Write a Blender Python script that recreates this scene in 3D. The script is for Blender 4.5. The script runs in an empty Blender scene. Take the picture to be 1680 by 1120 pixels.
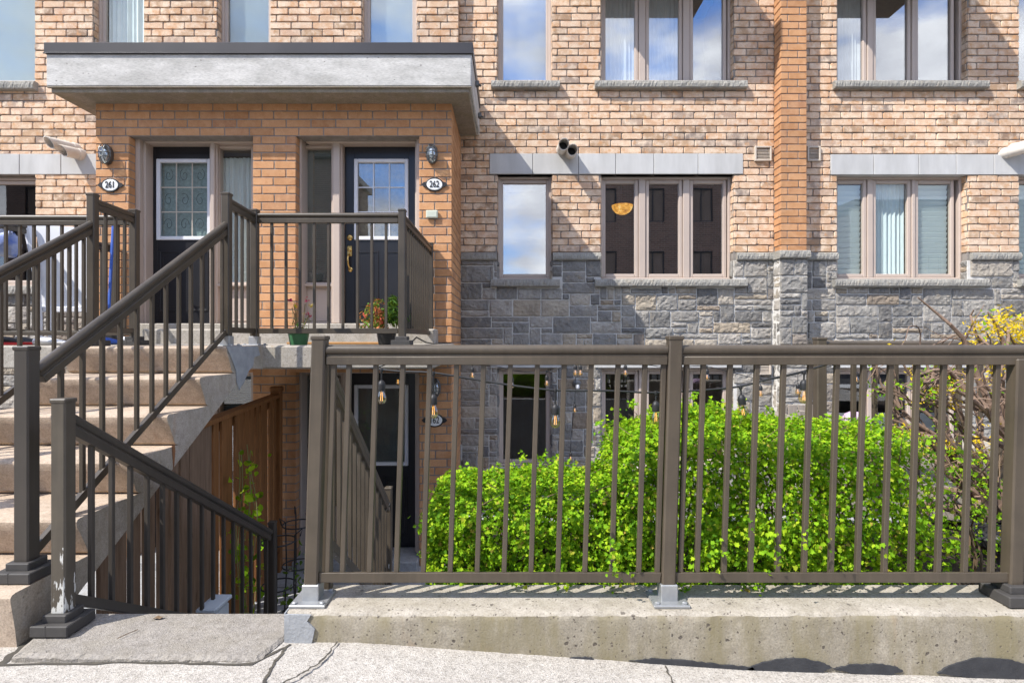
import bpy, math, random
import numpy as np
from mathutils import Vector, Matrix
V = Vector
random.seed(7); RNG = np.random.default_rng(7)
F = 900.0; CX = 840.0; CY = 556.0        # focal length and eye level in photo pixels; eye height is z = 0
SC = bpy.context.scene
COL = SC.collection
def P(px, py, d): return V(((px-CX)*d/F, d, (CY-py)*d/F))
def PX(px, d): return (px-CX)*d/F
def PZ(py, d): return (CY-py)*d/F

# ------------------------------------------------------------------ materials
class NT:
    def __init__(s, name):
        s.m = bpy.data.materials.new(name); s.m.use_nodes = True
        s.t = s.m.node_tree; s.t.nodes.clear()
        s.out = s.n('ShaderNodeOutputMaterial')
    def n(s, typ, **kw):
        nd = s.t.nodes.new(typ)
        for k, v in kw.items():
            if k.startswith('i_'):
                key = k[2:]; key = int(key) if key.isdigit() else key.replace('_', ' ')
                nd.inputs[key].default_value = v
            else: setattr(nd, k, v)
        return nd
    def l(s, a, b): s.t.links.new(a, b)
    def coord(s, scale=(1,1,1)):
        tc = s.n('ShaderNodeTexCoord'); mp = s.n('ShaderNodeMapping'); mp.inputs['Scale'].default_value = scale
        s.l(tc.outputs['Object'], mp.inputs['Vector']); return mp.outputs['Vector']
    def noise(s, vec, scale, detail=4, rough=.55):
        n = s.n('ShaderNodeTexNoise'); n.inputs['Scale'].default_value = scale
        n.inputs['Detail'].default_value = detail; n.inputs['Roughness'].default_value = rough
        s.l(vec, n.inputs['Vector']); return n.outputs['Fac']
    def ramp(s, fac, stops, interp='LINEAR'):
        r = s.n('ShaderNodeValToRGB'); r.color_ramp.interpolation = interp
        e = r.color_ramp.elements
        while len(e) < len(stops): e.new(.5)
        for i, (p, c) in enumerate(stops):
            e[i].position = p; e[i].color = (*c, 1) if len(c) == 3 else c
        s.l(fac, r.inputs['Fac']); return r.outputs['Color']
    def mix(s, fac, a, b, mode='MIX'):
        m = s.n('ShaderNodeMix', data_type='RGBA', blend_type=mode)
        if isinstance(fac, (int, float)): m.inputs[0].default_value = fac
        else: s.l(fac, m.inputs[0])
        for i, x in ((6, a), (7, b)):
            if isinstance(x, tuple): m.inputs[i].default_value = (*x[:3], 1)
            else: s.l(x, m.inputs[i])
        return m.outputs[2]
    def bump(s, h, strength=.4, dist=.005):
        b = s.n('ShaderNodeBump'); b.inputs['Strength'].default_value = strength; b.inputs['Distance'].default_value = dist
        s.l(h, b.inputs['Height']); return b.outputs['Normal']
    def bsdf(s, col, rough=.8, normal=None, metal=0., spec=.4):
        b = s.n('ShaderNodeBsdfPrincipled')
        if isinstance(col, tuple): b.inputs['Base Color'].default_value = (*col[:3], 1)
        else: s.l(col, b.inputs['Base Color'])
        if isinstance(rough, (int, float)): b.inputs['Roughness'].default_value = rough
        else: s.l(rough, b.inputs['Roughness'])
        b.inputs['Metallic'].default_value = metal; b.inputs['Specular IOR Level'].default_value = spec
        if normal is not None: s.l(normal, b.inputs['Normal'])
        s.l(b.outputs[0], s.out.inputs['Surface']); return b
def lerp3(c, k): return tuple(min(1, x*k) for x in c)
def simple(name, c, c2=None, scale=8, rough=.6, bump=0, bscale=60, bdist=.003, metal=0, spec=.4, stretch=(1,1,1)):
    t = NT(name); v = t.coord(stretch)
    col = t.mix(t.ramp(t.noise(v, scale, 5), [(.3, (0,0,0)), (.7, (1,1,1))]), c, c2 or lerp3(c, .8))
    nm = t.bump(t.noise(v, bscale, 6, .65), bump, bdist) if bump else None
    t.bsdf(col, rough, nm, metal, spec); return t.m
def island(t): return t.n('ShaderNodeNewGeometry').outputs['Random Per Island']

def brick_mat(name, stops, pale, warm, blotch=.55, fine=.35, bump=.5):
    t = NT(name); v = t.coord()
    base = t.ramp(island(t), stops)
    n1 = t.ramp(t.noise(v, 11, 4, .6), [(.42, (0,0,0)), (.66, (1,1,1))])
    c = t.mix(t.mix(blotch, (0,0,0), n1), base, pale)
    n2 = t.ramp(t.noise(v, 17, 3), [(.55, (0,0,0)), (.72, (1,1,1))])
    c = t.mix(t.mix(blotch*.8, (0,0,0), n2), c, warm)
    n3 = t.ramp(t.noise(v, 120, 3), [(.35, (.72,.70,.68)), (.6, (1,1,1))])
    c = t.mix(fine, c, n3, 'MULTIPLY')
    c = t.mix(.8, c, t.ramp(t.noise(t.coord((1,1,.55)), 1.1, 5, .6), [(.3, (.80,.80,.82)), (.6, (1.06,1.05,1.04))]), 'MULTIPLY')
    t.bsdf(c, .9, t.bump(t.noise(v, 90, 7, .7), bump, .006), 0, .2); return t.m
M = {}
M['brick'] = brick_mat('tumbled_brick', [(0, (.32,.22,.155)), (.10, (.50,.33,.205)), (.28, (.66,.45,.295)), (.5, (.74,.53,.37)), (.72, (.68,.425,.255)), (.88, (.62,.425,.30)), (.95, (.46,.34,.26)), (1, (.30,.24,.20))], (.82,.66,.50), (.62,.32,.14), .9, .6, .8)
M['porch_brick'] = brick_mat('orange_brick', [(0, (.45,.225,.105)), (.4, (.53,.28,.135)), (.8, (.58,.31,.155)), (1, (.40,.205,.11))], (.64,.38,.21), (.44,.20,.085), .45, .35, .3)
M['mortar'] = simple('mortar', (.29,.26,.235), (.20,.18,.16), 14, .95, .6, 150)
M['stone_mortar'] = simple('stone_mortar', (.66,.64,.60), (.52,.50,.47), 12, .95, .5, 120)
def stone_mat(name, stops):
    t = NT(name); v = t.coord()
    base = t.ramp(island(t), stops)
    n1 = t.ramp(t.noise(v, 5, 6, .65), [(.3, (.58,.57,.57)), (.75, (1.2,1.17,1.1))])
    c = t.mix(.75, base, n1, 'MULTIPLY')
    n2 = t.ramp(t.noise(v, 13, 5), [(.56, (0,0,0)), (.75, (.55,.55,.55))])
    c = t.mix(n2, c, (.36,.30,.22))
    n3 = t.ramp(t.noise(v, 70, 5, .7), [(.3, (.6,.6,.6)), (.62, (1.1,1.1,1.1))])
    c = t.mix(.6, c, n3, 'MULTIPLY')
    t.bsdf(c, .9, t.bump(t.noise(v, 28, 8, .72), .8, .02), 0, .25); return t.m
M['stone'] = stone_mat('split_stone', [(0, (.17,.165,.16)), (.18, (.25,.245,.235)), (.4, (.40,.38,.35)), (.58, (.27,.26,.245)), (.75, (.44,.41,.37)), (.88, (.42,.365,.29)), (.95, (.32,.26,.20)), (1, (.21,.205,.205))])
M['sill_stone'] = stone_mat('rough_sill_stone', [(0, (.33,.32,.295)), (1, (.38,.37,.34))])
M['lintel'] = simple('precast_lintel', (.54,.535,.52), (.42,.415,.40), 2.2, .85, .3, 110, stretch=(2.6, 1, .7))
M['dark_joint'] = simple('dark_joint', (.10,.095,.09), None, 9, .95)
M['frame'] = simple('taupe_window_frame', (.50,.41,.345), (.45,.37,.315), 3, .45, .05, 40)
M['door_paint'] = simple('black_door_paint', (.013,.013,.0155), (.018,.018,.021), 4, .32, .04, 50)
M['white_trim'] = simple('white_trim', (.72,.73,.76), (.64,.65,.69), 3, .4)
M['gold'] = simple('brass', (.62,.42,.16), (.50,.32,.10), 15, .25, 0, metal=1)
M['steel'] = simple('galvanised_steel', (.42,.43,.43), (.33,.34,.35), 25, .45, .15, 80, metal=.6)
def rail_mat(name, c, c2, peel):
    t = NT(name); v = t.coord()
    col = t.mix(t.ramp(t.noise(v, 5, 6, .6), [(.35, (0,0,0)), (.7, (1,1,1))]), c, c2)
    vs = t.coord((38, 38, 2.2))
    col = t.mix(t.ramp(t.noise(vs, 1.0, 3), [(.5, (0,0,0)), (.8, (.32,.32,.32))]), col, lerp3(c, 1.55))
    if peel:
        vp = t.coord((30, 30, 7))
        sep = t.n('ShaderNodeSeparateXYZ'); tc = t.n('ShaderNodeTexCoord'); t.l(tc.outputs['Object'], sep.inputs[0])
        mr = t.n('ShaderNodeMapRange'); mr.inputs[1].default_value = -1.15; mr.inputs[2].default_value = (-.35 if peel > 1 else -.6)
        mr.inputs[3].default_value = .20 if peel > 1 else .06; mr.inputs[4].default_value = -.12; t.l(sep.outputs[2], mr.inputs[0])
        ad = t.n('ShaderNodeMath', operation='ADD'); t.l(t.noise(vp, 1.0, 5, .6), ad.inputs[0]); t.l(mr.outputs[0], ad.inputs[1])
        col = t.mix(t.ramp(ad.outputs[0], [(.70, (0,0,0)), (.72, (1,1,1))]), col, (.52,.52,.49))
    t.bsdf(col, .42, t.bump(t.noise(v, 55, 4), .08, .002), 0, .45); return t.m
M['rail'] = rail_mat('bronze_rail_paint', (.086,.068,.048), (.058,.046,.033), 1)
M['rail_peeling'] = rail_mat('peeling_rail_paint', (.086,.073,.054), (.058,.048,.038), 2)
M['rail_mid'] = rail_mat('deep_bronze_rail_paint', (.066,.052,.036), (.045,.036,.025), 0)  # deeper bronze tone for the stair and landing railings
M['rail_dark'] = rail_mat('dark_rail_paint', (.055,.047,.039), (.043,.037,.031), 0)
M['shoe'] = simple('dark_plastic_shoe', (.045,.042,.04), (.06,.056,.052), 20, .7, .2, 90)
def concrete_mat(name, c, c2, pits=.5, moss=0., speck=0., rust=0.):
    t = NT(name); v = t.coord()
    col = t.mix(t.ramp(t.noise(v, 4, 7, .65), [(.3, (0,0,0)), (.7, (1,1,1))]), c, c2)
    col = t.mix(.65, col, t.ramp(t.noise(v, 130, 4, .7), [(.3, (.5,.5,.5)), (.58, (1.08,1.08,1.08))]), 'MULTIPLY')
    col = t.mix(.55, col, t.ramp(t.noise(v, 24, 6, .75), [(.32, (.6,.58,.55)), (.6, (1.06,1.06,1.06))]), 'MULTIPLY')
    if moss:
        vs = t.coord((5, 5, 1.2)); g = t.ramp(t.noise(vs, 1.3, 6, .65), [(.42, (0,0,0)), (.62, (1,1,1))])
        col = t.mix(t.mix(moss, (0,0,0), g), col, (.22,.19,.115))
    if rust:
        g = t.ramp(t.noise(t.coord((6,6,2)), 1.4, 4), [(.62, (0,0,0)), (.74, (1,1,1))])
        col = t.mix(t.mix(rust, (0,0,0), g), col, (.36,.19,.08))
    h = t.noise(v, 110, 6, .7)
    if speck:
        vo = t.n('ShaderNodeTexVoronoi'); vo.inputs['Scale'].default_value = 190; t.l(v, vo.inputs['Vector'])
        sp = t.n('ShaderNodeSeparateColor'); t.l(vo.outputs['Color'], sp.inputs[0])
        col = t.mix(speck, col, t.ramp(sp.outputs[0], [(0, (.30,.29,.28)), (.12, (.62,.6,.57)), (.35, (.95,.93,.90)), (.8, (1.12,1.1,1.08)), (1, (.82,.77,.72))]), 'MULTIPLY')
        h = vo.outputs['Distance']
    if pits:
        nz_ = t.n('ShaderNodeTexNoise'); nz_.inputs['Scale'].default_value = 60; t.l(v, nz_.inputs['Vector']); va = t.n('ShaderNodeVectorMath', operation='MULTIPLY_ADD'); t.l(nz_.outputs['Color'], va.inputs[0]); va.inputs[1].default_value = (.018,.018,.018); t.l(v, va.inputs[2])
        vo = t.n('ShaderNodeTexVoronoi'); vo.inputs['Scale'].default_value = 27; t.l(va.outputs[0], vo.inputs['Vector'])
        sp = t.n('ShaderNodeSeparateColor'); t.l(vo.outputs['Color'], sp.inputs[0])
        su = t.n('ShaderNodeMath', operation='MULTIPLY_ADD'); t.l(sp.outputs[0], su.inputs[0]); su.inputs[1].default_value = .62; t.l(vo.outputs['Distance'], su.inputs[2])
        pm = t.ramp(su.outputs[0], [(.20, (1,1,1)), (.26, (0,0,0))])
        col = t.mix(t.mix(pits, (0,0,0), pm), col, (.10,.085,.07))
        v2 = t.n('ShaderNodeTexVoronoi'); v2.inputs['Scale'].default_value = 75; t.l(va.outputs[0], v2.inputs['Vector'])
        s2 = t.n('ShaderNodeSeparateColor'); t.l(v2.outputs['Color'], s2.inputs[0])
        u2 = t.n('ShaderNodeMath', operation='MULTIPLY_ADD'); t.l(s2.outputs[0], u2.inputs[0]); u2.inputs[1].default_value = .75; t.l(v2.outputs['Distance'], u2.inputs[2])
        pm2 = t.ramp(u2.outputs[0], [(.30, (1,1,1)), (.36, (0,0,0))]); col = t.mix(t.mix(pits, (0,0,0), pm2), col, (.12,.10,.08)); pm = t.mix(1.0, pm, pm2, 'ADD')
        hh = t.n('ShaderNodeMath', operation='MULTIPLY_ADD'); t.l(pm, hh.inputs[0]); hh.inputs[1].default_value = -1.2; t.l(h, hh.inputs[2]); h = hh.outputs[0]
    t.bsdf(col, .92, t.bump(h, .55, .004), 0, .25); return t.m
M['curb'] = concrete_mat('weathered_concrete', (.45,.41,.35), (.35,.315,.26), .8, .2)
M['curb_face'] = concrete_mat('mossy_concrete', (.38,.34,.27), (.27,.24,.185), .95, .95, 0, .25)
def board_concrete():
    t = NT('board_marked_concrete'); v = t.coord((1.1, 1.1, 3.6))
    col = t.mix(t.ramp(t.noise(v, 2.2, 8, .68), [(.36, (0,0,0)), (.62, (1,1,1))]), (.60,.585,.555), (.42,.41,.385))
    col = t.mix(.7, col, t.ramp(t.noise(t.coord((1,1,5)), 26, 6, .7), [(.3, (.55,.55,.54)), (.55, (1.06,1.06,1.06))]), 'MULTIPLY')
    vo = t.n('ShaderNodeTexVoronoi'); vo.inputs['Scale'].default_value = 26; t.l(t.coord((.7,1,1.4)), vo.inputs['Vector'])
    sp = t.n('ShaderNodeSeparateColor'); t.l(vo.outputs['Color'], sp.inputs[0])
    su = t.n('ShaderNodeMath', operation='MULTIPLY_ADD'); t.l(sp.outputs[0], su.inputs[0]); su.inputs[1].default_value = .9; t.l(vo.outputs['Distance'], su.inputs[2])
    pm = t.ramp(su.outputs[0], [(.17, (1,1,1)), (.26, (0,0,0))]); col = t.mix(t.mix(.8, (0,0,0), pm), col, (.13,.12,.11))
    t.bsdf(col, .92, t.bump(t.noise(t.coord((1,1,3)), 40, 6, .7), .4, .004), 0, .2); return t.m
M['canopy'] = board_concrete()
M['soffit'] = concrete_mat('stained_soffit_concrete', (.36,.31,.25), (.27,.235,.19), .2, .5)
M['stair'] = concrete_mat('smooth_stair_concrete', (.52,.42,.325), (.42,.33,.25), .12, .0, 0, .25)
M['stair_side'] = concrete_mat('stair_side_concrete', (.47,.415,.35), (.38,.335,.285), .15, .3, 0, .45)
M['slab'] = concrete_mat('landing_concrete', (.47,.43,.38), (.36,.335,.295), .5, .25, 0, .3)
M['patch'] = simple('cement_patch', (.34,.35,.36), (.25,.26,.27), 14, .9, .5, 60, .01)
M['sidewalk'] = concrete_mat('exposed_aggregate', (.49,.465,.425), (.43,.405,.37), 0, 0, .6)
M['lower_slab'] = concrete_mat('fine_slab_concrete', (.335,.31,.28), (.27,.25,.225), .25, .15, .3)
M['patio'] = concrete_mat('patio_concrete', (.44,.45,.46), (.36,.37,.385), .15, .2)
M['tar'] = simple('black_tar', (.028,.029,.033), (.045,.046,.05), 25, .75, .6, 120)
M['asphalt'] = simple('asphalt', (.055,.055,.057), (.04,.04,.042), 3, .9, .5, 200)
M['crack'] = simple('crack_dirt', (.05,.045,.04), (.09,.08,.06), 30, .95)
M['flashing'] = simple('dark_metal_flashing', (.045,.042,.042), (.058,.054,.054), 2, .38, .03, 10, metal=.3)
M['soil'] = simple('soil', (.09,.065,.045), (.05,.038,.028), 9, .98, .9, 60, .02)
def wood_mat(name, a, b, c):
    t = NT(name); v = t.coord((9, 9, .9)); rnd = t.ramp(island(t), [(0, a), (.5, b), (1, c)])
    g = t.ramp(t.noise(v, 3.5, 7, .7), [(.3, (.55,.5,.45)), (.65, (1.1,1.1,1.1))])
    col = t.mix(.8, rnd, g, 'MULTIPLY')
    k = t.ramp(t.noise(t.coord((5,5,2)), 2.2, 2), [(.70, (0,0,0)), (.76, (1,1,1))])
    col = t.mix(t.mix(.7, (0,0,0), k), col, (.06,.03,.015))
    t.bsdf(col, .75, t.bump(t.noise(v, 14, 5), .3, .003), 0, .3); return t.m
M['wood'] = wood_mat('stained_wood', (.24,.10,.033), (.31,.14,.048), (.15,.060,.020))
M['wood_pale'] = wood_mat('weathered_wood', (.30,.205,.135), (.20,.13,.085), (.36,.26,.18))
M['wood_grey'] = wood_mat('grey_wood', (.33,.29,.25), (.28,.245,.21), (.36,.32,.28))
def glass_mat(name, refl, tint=(.8,.85,.85), wav=.02):
    t = NT(name); tr = t.n('ShaderNodeBsdfTransparent'); tr.inputs[0].default_value = (*tint, 1)
    gl = t.n('ShaderNodeBsdfGlossy'); gl.inputs['Roughness'].default_value = .0; gl.inputs[0].default_value = (.95,.97,1,1)
    if wav: t.l(t.bump(t.noise(t.coord(), 1.7, 1), wav, .02), gl.inputs['Normal'])
    mx = t.n('ShaderNodeMixShader'); mx.inputs[0].default_value = refl; t.l(tr.outputs[0], mx.inputs[1]); t.l(gl.outputs[0], mx.inputs[2])
    t.l(mx.outputs[0], t.out.inputs['Surface']); return t.m
M['glass'] = glass_mat('window_glass', .27, (.93,.95,.95))
M['glass_mild'] = glass_mat('clear_window_glass', .13, (.95,.98,.97))
M['glass_low'] = glass_mat('teal_window_glass', .07, (.93,.965,.96))
M['glass_dark'] = glass_mat('dark_window_glass', .10, (.8,.82,.82))  # darker tinted glass for the lower panes and the left middle window
M['lamp_glass'] = glass_mat('ribbed_lamp_glass', .25, (.8,.85,.85), .6)
def bulb_glass():
    t = NT('amber_bulb_glass'); tr = t.n('ShaderNodeBsdfTransparent'); tr.inputs[0].default_value = (.96,.82,.56,1)
    gl = t.n('ShaderNodeBsdfGlossy'); gl.inputs['Roughness'].default_value = .03
    mx = t.n('ShaderNodeMixShader'); mx.inputs[0].default_value = .20
    t.l(tr.outputs[0], mx.inputs[1]); t.l(gl.outputs[0], mx.inputs[2]); t.l(mx.outputs[0], t.out.inputs['Surface']); return t.m
M['bulb_glass'] = bulb_glass()
def emit(name, c, s):
    t = NT(name); e = t.n('ShaderNodeEmission'); e.inputs[0].default_value = (*c, 1); e.inputs[1].default_value = s
    t.l(e.outputs[0], t.out.inputs['Surface']); return t.m
M['filament'] = emit('filament', (1, .55, .18), 1.6)
def lamp_glow():
    t = NT('amber_lamp_glass'); c = t.ramp(t.noise(t.coord(), 14, 5, .6), [(.3, (.35,.11,.01)), (.55, (.95,.45,.06)), (.75, (1,.8,.35))])
    b = t.bsdf(c, .3); t.l(c, b.inputs['Emission Color']); b.inputs['Emission Strength'].default_value = .75; return t.m
M['lamp_glow'] = lamp_glow()
M['black'] = simple('black_plastic', (.015,.015,.016), (.022,.022,.023), 20, .5)
M['white_plastic'] = simple('white_plastic', (.74,.75,.77), (.66,.67,.70), 4, .4)
M['cream_pipe'] = simple('cream_pipe', (.70,.66,.60), (.58,.53,.46), 9, .55, .1, 60)
M['vent_beige'] = simple('beige_vent', (.55,.48,.40), (.47,.41,.34), 8, .55)
M['blind'] = simple('blind_fabric', (.80,.84,.83), (.74,.78,.78), 3, .8)
M['curtain'] = simple('sheer_curtain', (.82,.86,.86), (.66,.70,.71), 6, .9, 0, stretch=(14, 1, .6))
M['valance'] = simple('patterned_valance', (.30,.24,.17), (.16,.13,.09), 22, .9)
M['interior'] = simple('interior_paint', (.20,.15,.12), (.15,.115,.09), 1, .95)
def leaf_mat(name, stops, trans=.4, rough=.65):
    t = NT(name); col = t.ramp(island(t), stops)
    b = t.n('ShaderNodeBsdfPrincipled'); t.l(col, b.inputs['Base Color']); b.inputs['Roughness'].default_value = rough; b.inputs['Specular IOR Level'].default_value = .15
    tr = t.n('ShaderNodeBsdfTranslucent'); t.l(t.mix(.5, col, (.35,.5,.02)), tr.inputs[0])
    mx = t.n('ShaderNodeMixShader'); mx.inputs[0].default_value = trans
    t.l(b.outputs[0], mx.inputs[1]); t.l(tr.outputs[0], mx.inputs[2]); t.l(mx.outputs[0], t.out.inputs['Surface']); return t.m
M['leaf'] = leaf_mat('spring_leaf', [(0, (.06,.17,.010)), (.25, (.17,.36,.012)), (.6, (.28,.51,.014)), (.93, (.45,.61,.025)), (1, (.38,.28,.06))])
M['leaf_dark'] = leaf_mat('green_leaf', [(0, (.035,.09,.02)), (.6, (.08,.18,.03)), (1, (.15,.27,.05))])
M['petal_yellow'] = leaf_mat('yellow_petal', [(0, (.62,.42,.01)), (1, (.80,.58,.03))], .25)
M['petal_mix'] = leaf_mat('ornamental_leaf', [(0, (.08,.20,.03)), (.35, (.16,.30,.05)), (.5, (.62,.22,.07)), (.85, (.78,.30,.14)), (1, (.55,.06,.07))], .25)
M['petal_red'] = leaf_mat('red_petal', [(0, (.55,.02,.12)), (1, (.68,.05,.2))], .2)
M['bark'] = simple('bush_bark', (.27,.185,.135), (.16,.105,.075), 14, .9, .7, 60, .01, stretch=(1,1,.4))
M['twig'] = simple('twig_bark', (.13,.085,.05), (.20,.14,.085), 20, .9)
M['pot_green'] = simple('green_pot_plastic', (.05,.17,.07), (.04,.14,.06), 8, .45)
M['pot_black'] = simple('black_pot_plastic', (.02,.02,.02), (.03,.028,.027), 8, .5)
M['blue'] = simple('blue_plastic', (.03,.10,.42), (.02,.07,.32), 8, .5)
M['red'] = simple('red_cloth', (.50,.03,.03), (.36,.02,.02), 8, .85)
M['plaque_white'] = simple('white_enamel', (.80,.80,.78), (.74,.74,.72), 5, .3)
M['pewter'] = simple('pewter_metal', (.17,.17,.165), (.11,.11,.11), 20, .42, .1, 60, metal=.7)
def far_brick():
    t = NT('brown_brick'); tc = t.n('ShaderNodeTexCoord'); mp = t.n('ShaderNodeMapping'); mp.inputs['Rotation'].default_value = (math.pi/2, 0, 0); t.l(tc.outputs['Object'], mp.inputs[0])
    b = t.n('ShaderNodeTexBrick'); b.inputs['Scale'].default_value = 1; b.inputs['Brick Width'].default_value = .27; b.inputs['Row Height'].default_value = .09; b.inputs['Mortar Size'].default_value = .012
    b.inputs['Color1'].default_value = (.21,.12,.085,1); b.inputs['Color2'].default_value = (.13,.075,.052,1); b.inputs['Mortar'].default_value = (.24,.20,.17,1); t.l(mp.outputs[0], b.inputs['Vector'])
    t.bsdf(b.outputs['Color'], .9); return t.m
M['far_brick'] = far_brick()
M['lilac'] = simple('lilac_cushion', (.50,.36,.50), (.42,.30,.43), 5, .9)
M['corrugated'] = simple('blue_grey_bin', (.50,.56,.62), (.42,.48,.54), 6, .5)

# ------------------------------------------------------------------ mesh builder
class MB:
    def __init__(s): s.v = []; s.f = []; s.m = []
    def add(s, vs, fs, m=0):
        o = len(s.v); s.v.extend([tuple(p) for p in vs])
        for f in fs: s.f.append([i+o for i in f]); s.m.append(m)
    def quad(s, a, b, c, d, m=0): s.add([a,b,c,d], [(0,1,2,3)], m)
    def obox(s, c, ax, h, b=.003, m=0):
        c = V(c); ax = [V(a).normalized() for a in ax]; b = min(b, min(h)*.45)
        vs = []; idx = {}
        for sx in (-1,1):
            for sy in (-1,1):
                for sz in (-1,1):
                    for k in range(3):
                        d = [h[0]*sx, h[1]*sy, h[2]*sz]; sg = (sx,sy,sz)
                        for j in range(3):
                            if j != k: d[j] -= b*sg[j]
                        idx[(sx,sy,sz,k)] = len(vs); vs.append(c + ax[0]*d[0] + ax[1]*d[1] + ax[2]*d[2])
        fs = []
        for k in range(3):
            i, j = [(1,2),(2,0),(0,1)][k]
            for sg in (-1,1):
                ring = []
                for a, bb in ((-1,-1),(1,-1),(1,1),(-1,1)):
                    t = [0,0,0]; t[k] = sg; t[i] = a; t[j] = bb; ring.append(idx[(*t,k)])
                fs.append(ring if sg > 0 else ring[::-1])
        for k in range(3):
            i, j = [(1,2),(2,0),(0,1)][k]
            for a in (-1,1):
                for bb in (-1,1):
                    t0 = [0,0,0]; t0[i] = a; t0[j] = bb; t1 = list(t0); t0[k] = -1; t1[k] = 1
                    q = [idx[(*t0,i)], idx[(*t1,i)], idx[(*t1,j)], idx[(*t0,j)]]
                    fs.append(q if a*bb < 0 else q[::-1])
        for sx in (-1,1):
            for sy in (-1,1):
                for sz in (-1,1):
                    q = [idx[(sx,sy,sz,k)] for k in range(3)]; fs.append(q if sx*sy*sz > 0 else q[::-1])
        s.add(vs, fs, m)
    def box(s, x0, x1, y0, y1, z0, z1, b=.003, m=0):
        s.obox(((x0+x1)/2, (y0+y1)/2, (z0+z1)/2), ((1,0,0),(0,1,0),(0,0,1)), (abs(x1-x0)/2, abs(y1-y0)/2, abs(z1-z0)/2), b, m)
    def tube(s, pts, r, n=10, m=0, cap=True):
        pts = [V(p) for p in pts]; rs = r if isinstance(r, (list, tuple)) else [r]*len(pts)
        d0 = (pts[1]-pts[0]).normalized(); up = V((0,0,1)) if abs(d0.z) < .9 else V((1,0,0))
        side = d0.cross(up).normalized(); vs = []; fs = []
        for i, p in enumerate(pts):
            d = (pts[min(i+1, len(pts)-1)] - pts[max(i-1, 0)]).normalized()
            side = (side - d*side.dot(d)).normalized(); u = side.cross(d)
            for k in range(n):
                a = 2*math.pi*k/n; vs.append(p + (side*math.cos(a) + u*math.sin(a))*rs[i])
        for i in range(len(pts)-1):
            for k in range(n):
                a = i*n+k; b = i*n+(k+1) % n; fs.append((a, b, b+n, a+n))
        if cap: fs.append(tuple(range(n))[::-1]); fs.append(tuple(range((len(pts)-1)*n, len(pts)*n)))
        s.add(vs, fs, m)
    def lathe(s, c, prof, n=16, m=0, ax=((1,0,0),(0,1,0),(0,0,1)), sc=(1,1)):
        c = V(c); X, Y, Z = [V(a) for a in ax]; vs = []; fs = []
        for r, h in prof:
            for k in range(n):
                a = 2*math.pi*k/n; vs.append(c + X*(r*sc[0]*math.cos(a)) + Y*(r*sc[1]*math.sin(a)) + Z*h)
        for i in range(len(prof)-1):
            for k in range(n):
                a = i*n+k; b = i*n+(k+1) % n; fs.append((a, b, b+n, a+n))
        fs.append(tuple(range(n))[::-1]); fs.append(tuple(range((len(prof)-1)*n, len(prof)*n)))
        s.add(vs, fs, m)
    def prism(s, pts, d, m=0, mside=None):
        d = V(d); n = len(pts); a = [V(p) for p in pts]; b = [p+d for p in a]
        s.add(a+b, [tuple(range(n))[::-1], tuple(range(n, 2*n))], m)
        s.add(a+b, [(i, (i+1) % n, (i+1) % n+n, i+n) for i in range(n)], m if mside is None else mside)
    def build(s, name, mats, parent=None, smooth=False, origin=None):
        me = bpy.data.meshes.new(name)
        vs = s.v if origin is None else [(a-origin[0], b-origin[1], c-origin[2]) for a, b, c in s.v]
        me.from_pydata(vs, [], s.f)
        mats = mats if isinstance(mats, (list, tuple)) else [mats]
        for m in mats: me.materials.append(m)
        if len(mats) > 1: me.polygons.foreach_set('material_index', s.m)
        if smooth:
            me.polygons.foreach_set('use_smooth', [True]*len(s.f)); me.set_sharp_from_angle(angle=math.radians(40))
        me.update()
        o = bpy.data.objects.new(name, me); COL.objects.link(o)
        if origin is not None: o.location = origin
        if parent is not None: attach(o, parent)
        return o
def rootloc(p):
    return V(p['_w']) if '_w' in p else V((0,0,0))
def attach(o, parent):
    o.parent = parent
    o.matrix_parent_inverse = Matrix.Translation(-WLOC.get(parent.name, V((0,0,0))))
WLOC = {}
def thing(name, label, cat, loc=(0,0,0), group=None):
    o = bpy.data.objects.new(name, None); COL.objects.link(o); o.location = loc; o.empty_display_size = .1
    WLOC[o.name] = V(loc); tag(o, label, cat, group); return o
def tag(o, label, cat, group=None):
    o['label'] = label; o['category'] = cat
    if group: o['group'] = group
    return o
def struct(o): o['kind'] = 'structure'; return o
def dup(o, delta):
    c = o.copy(); COL.objects.link(c); c.location = o.location + V(delta); return c

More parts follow.
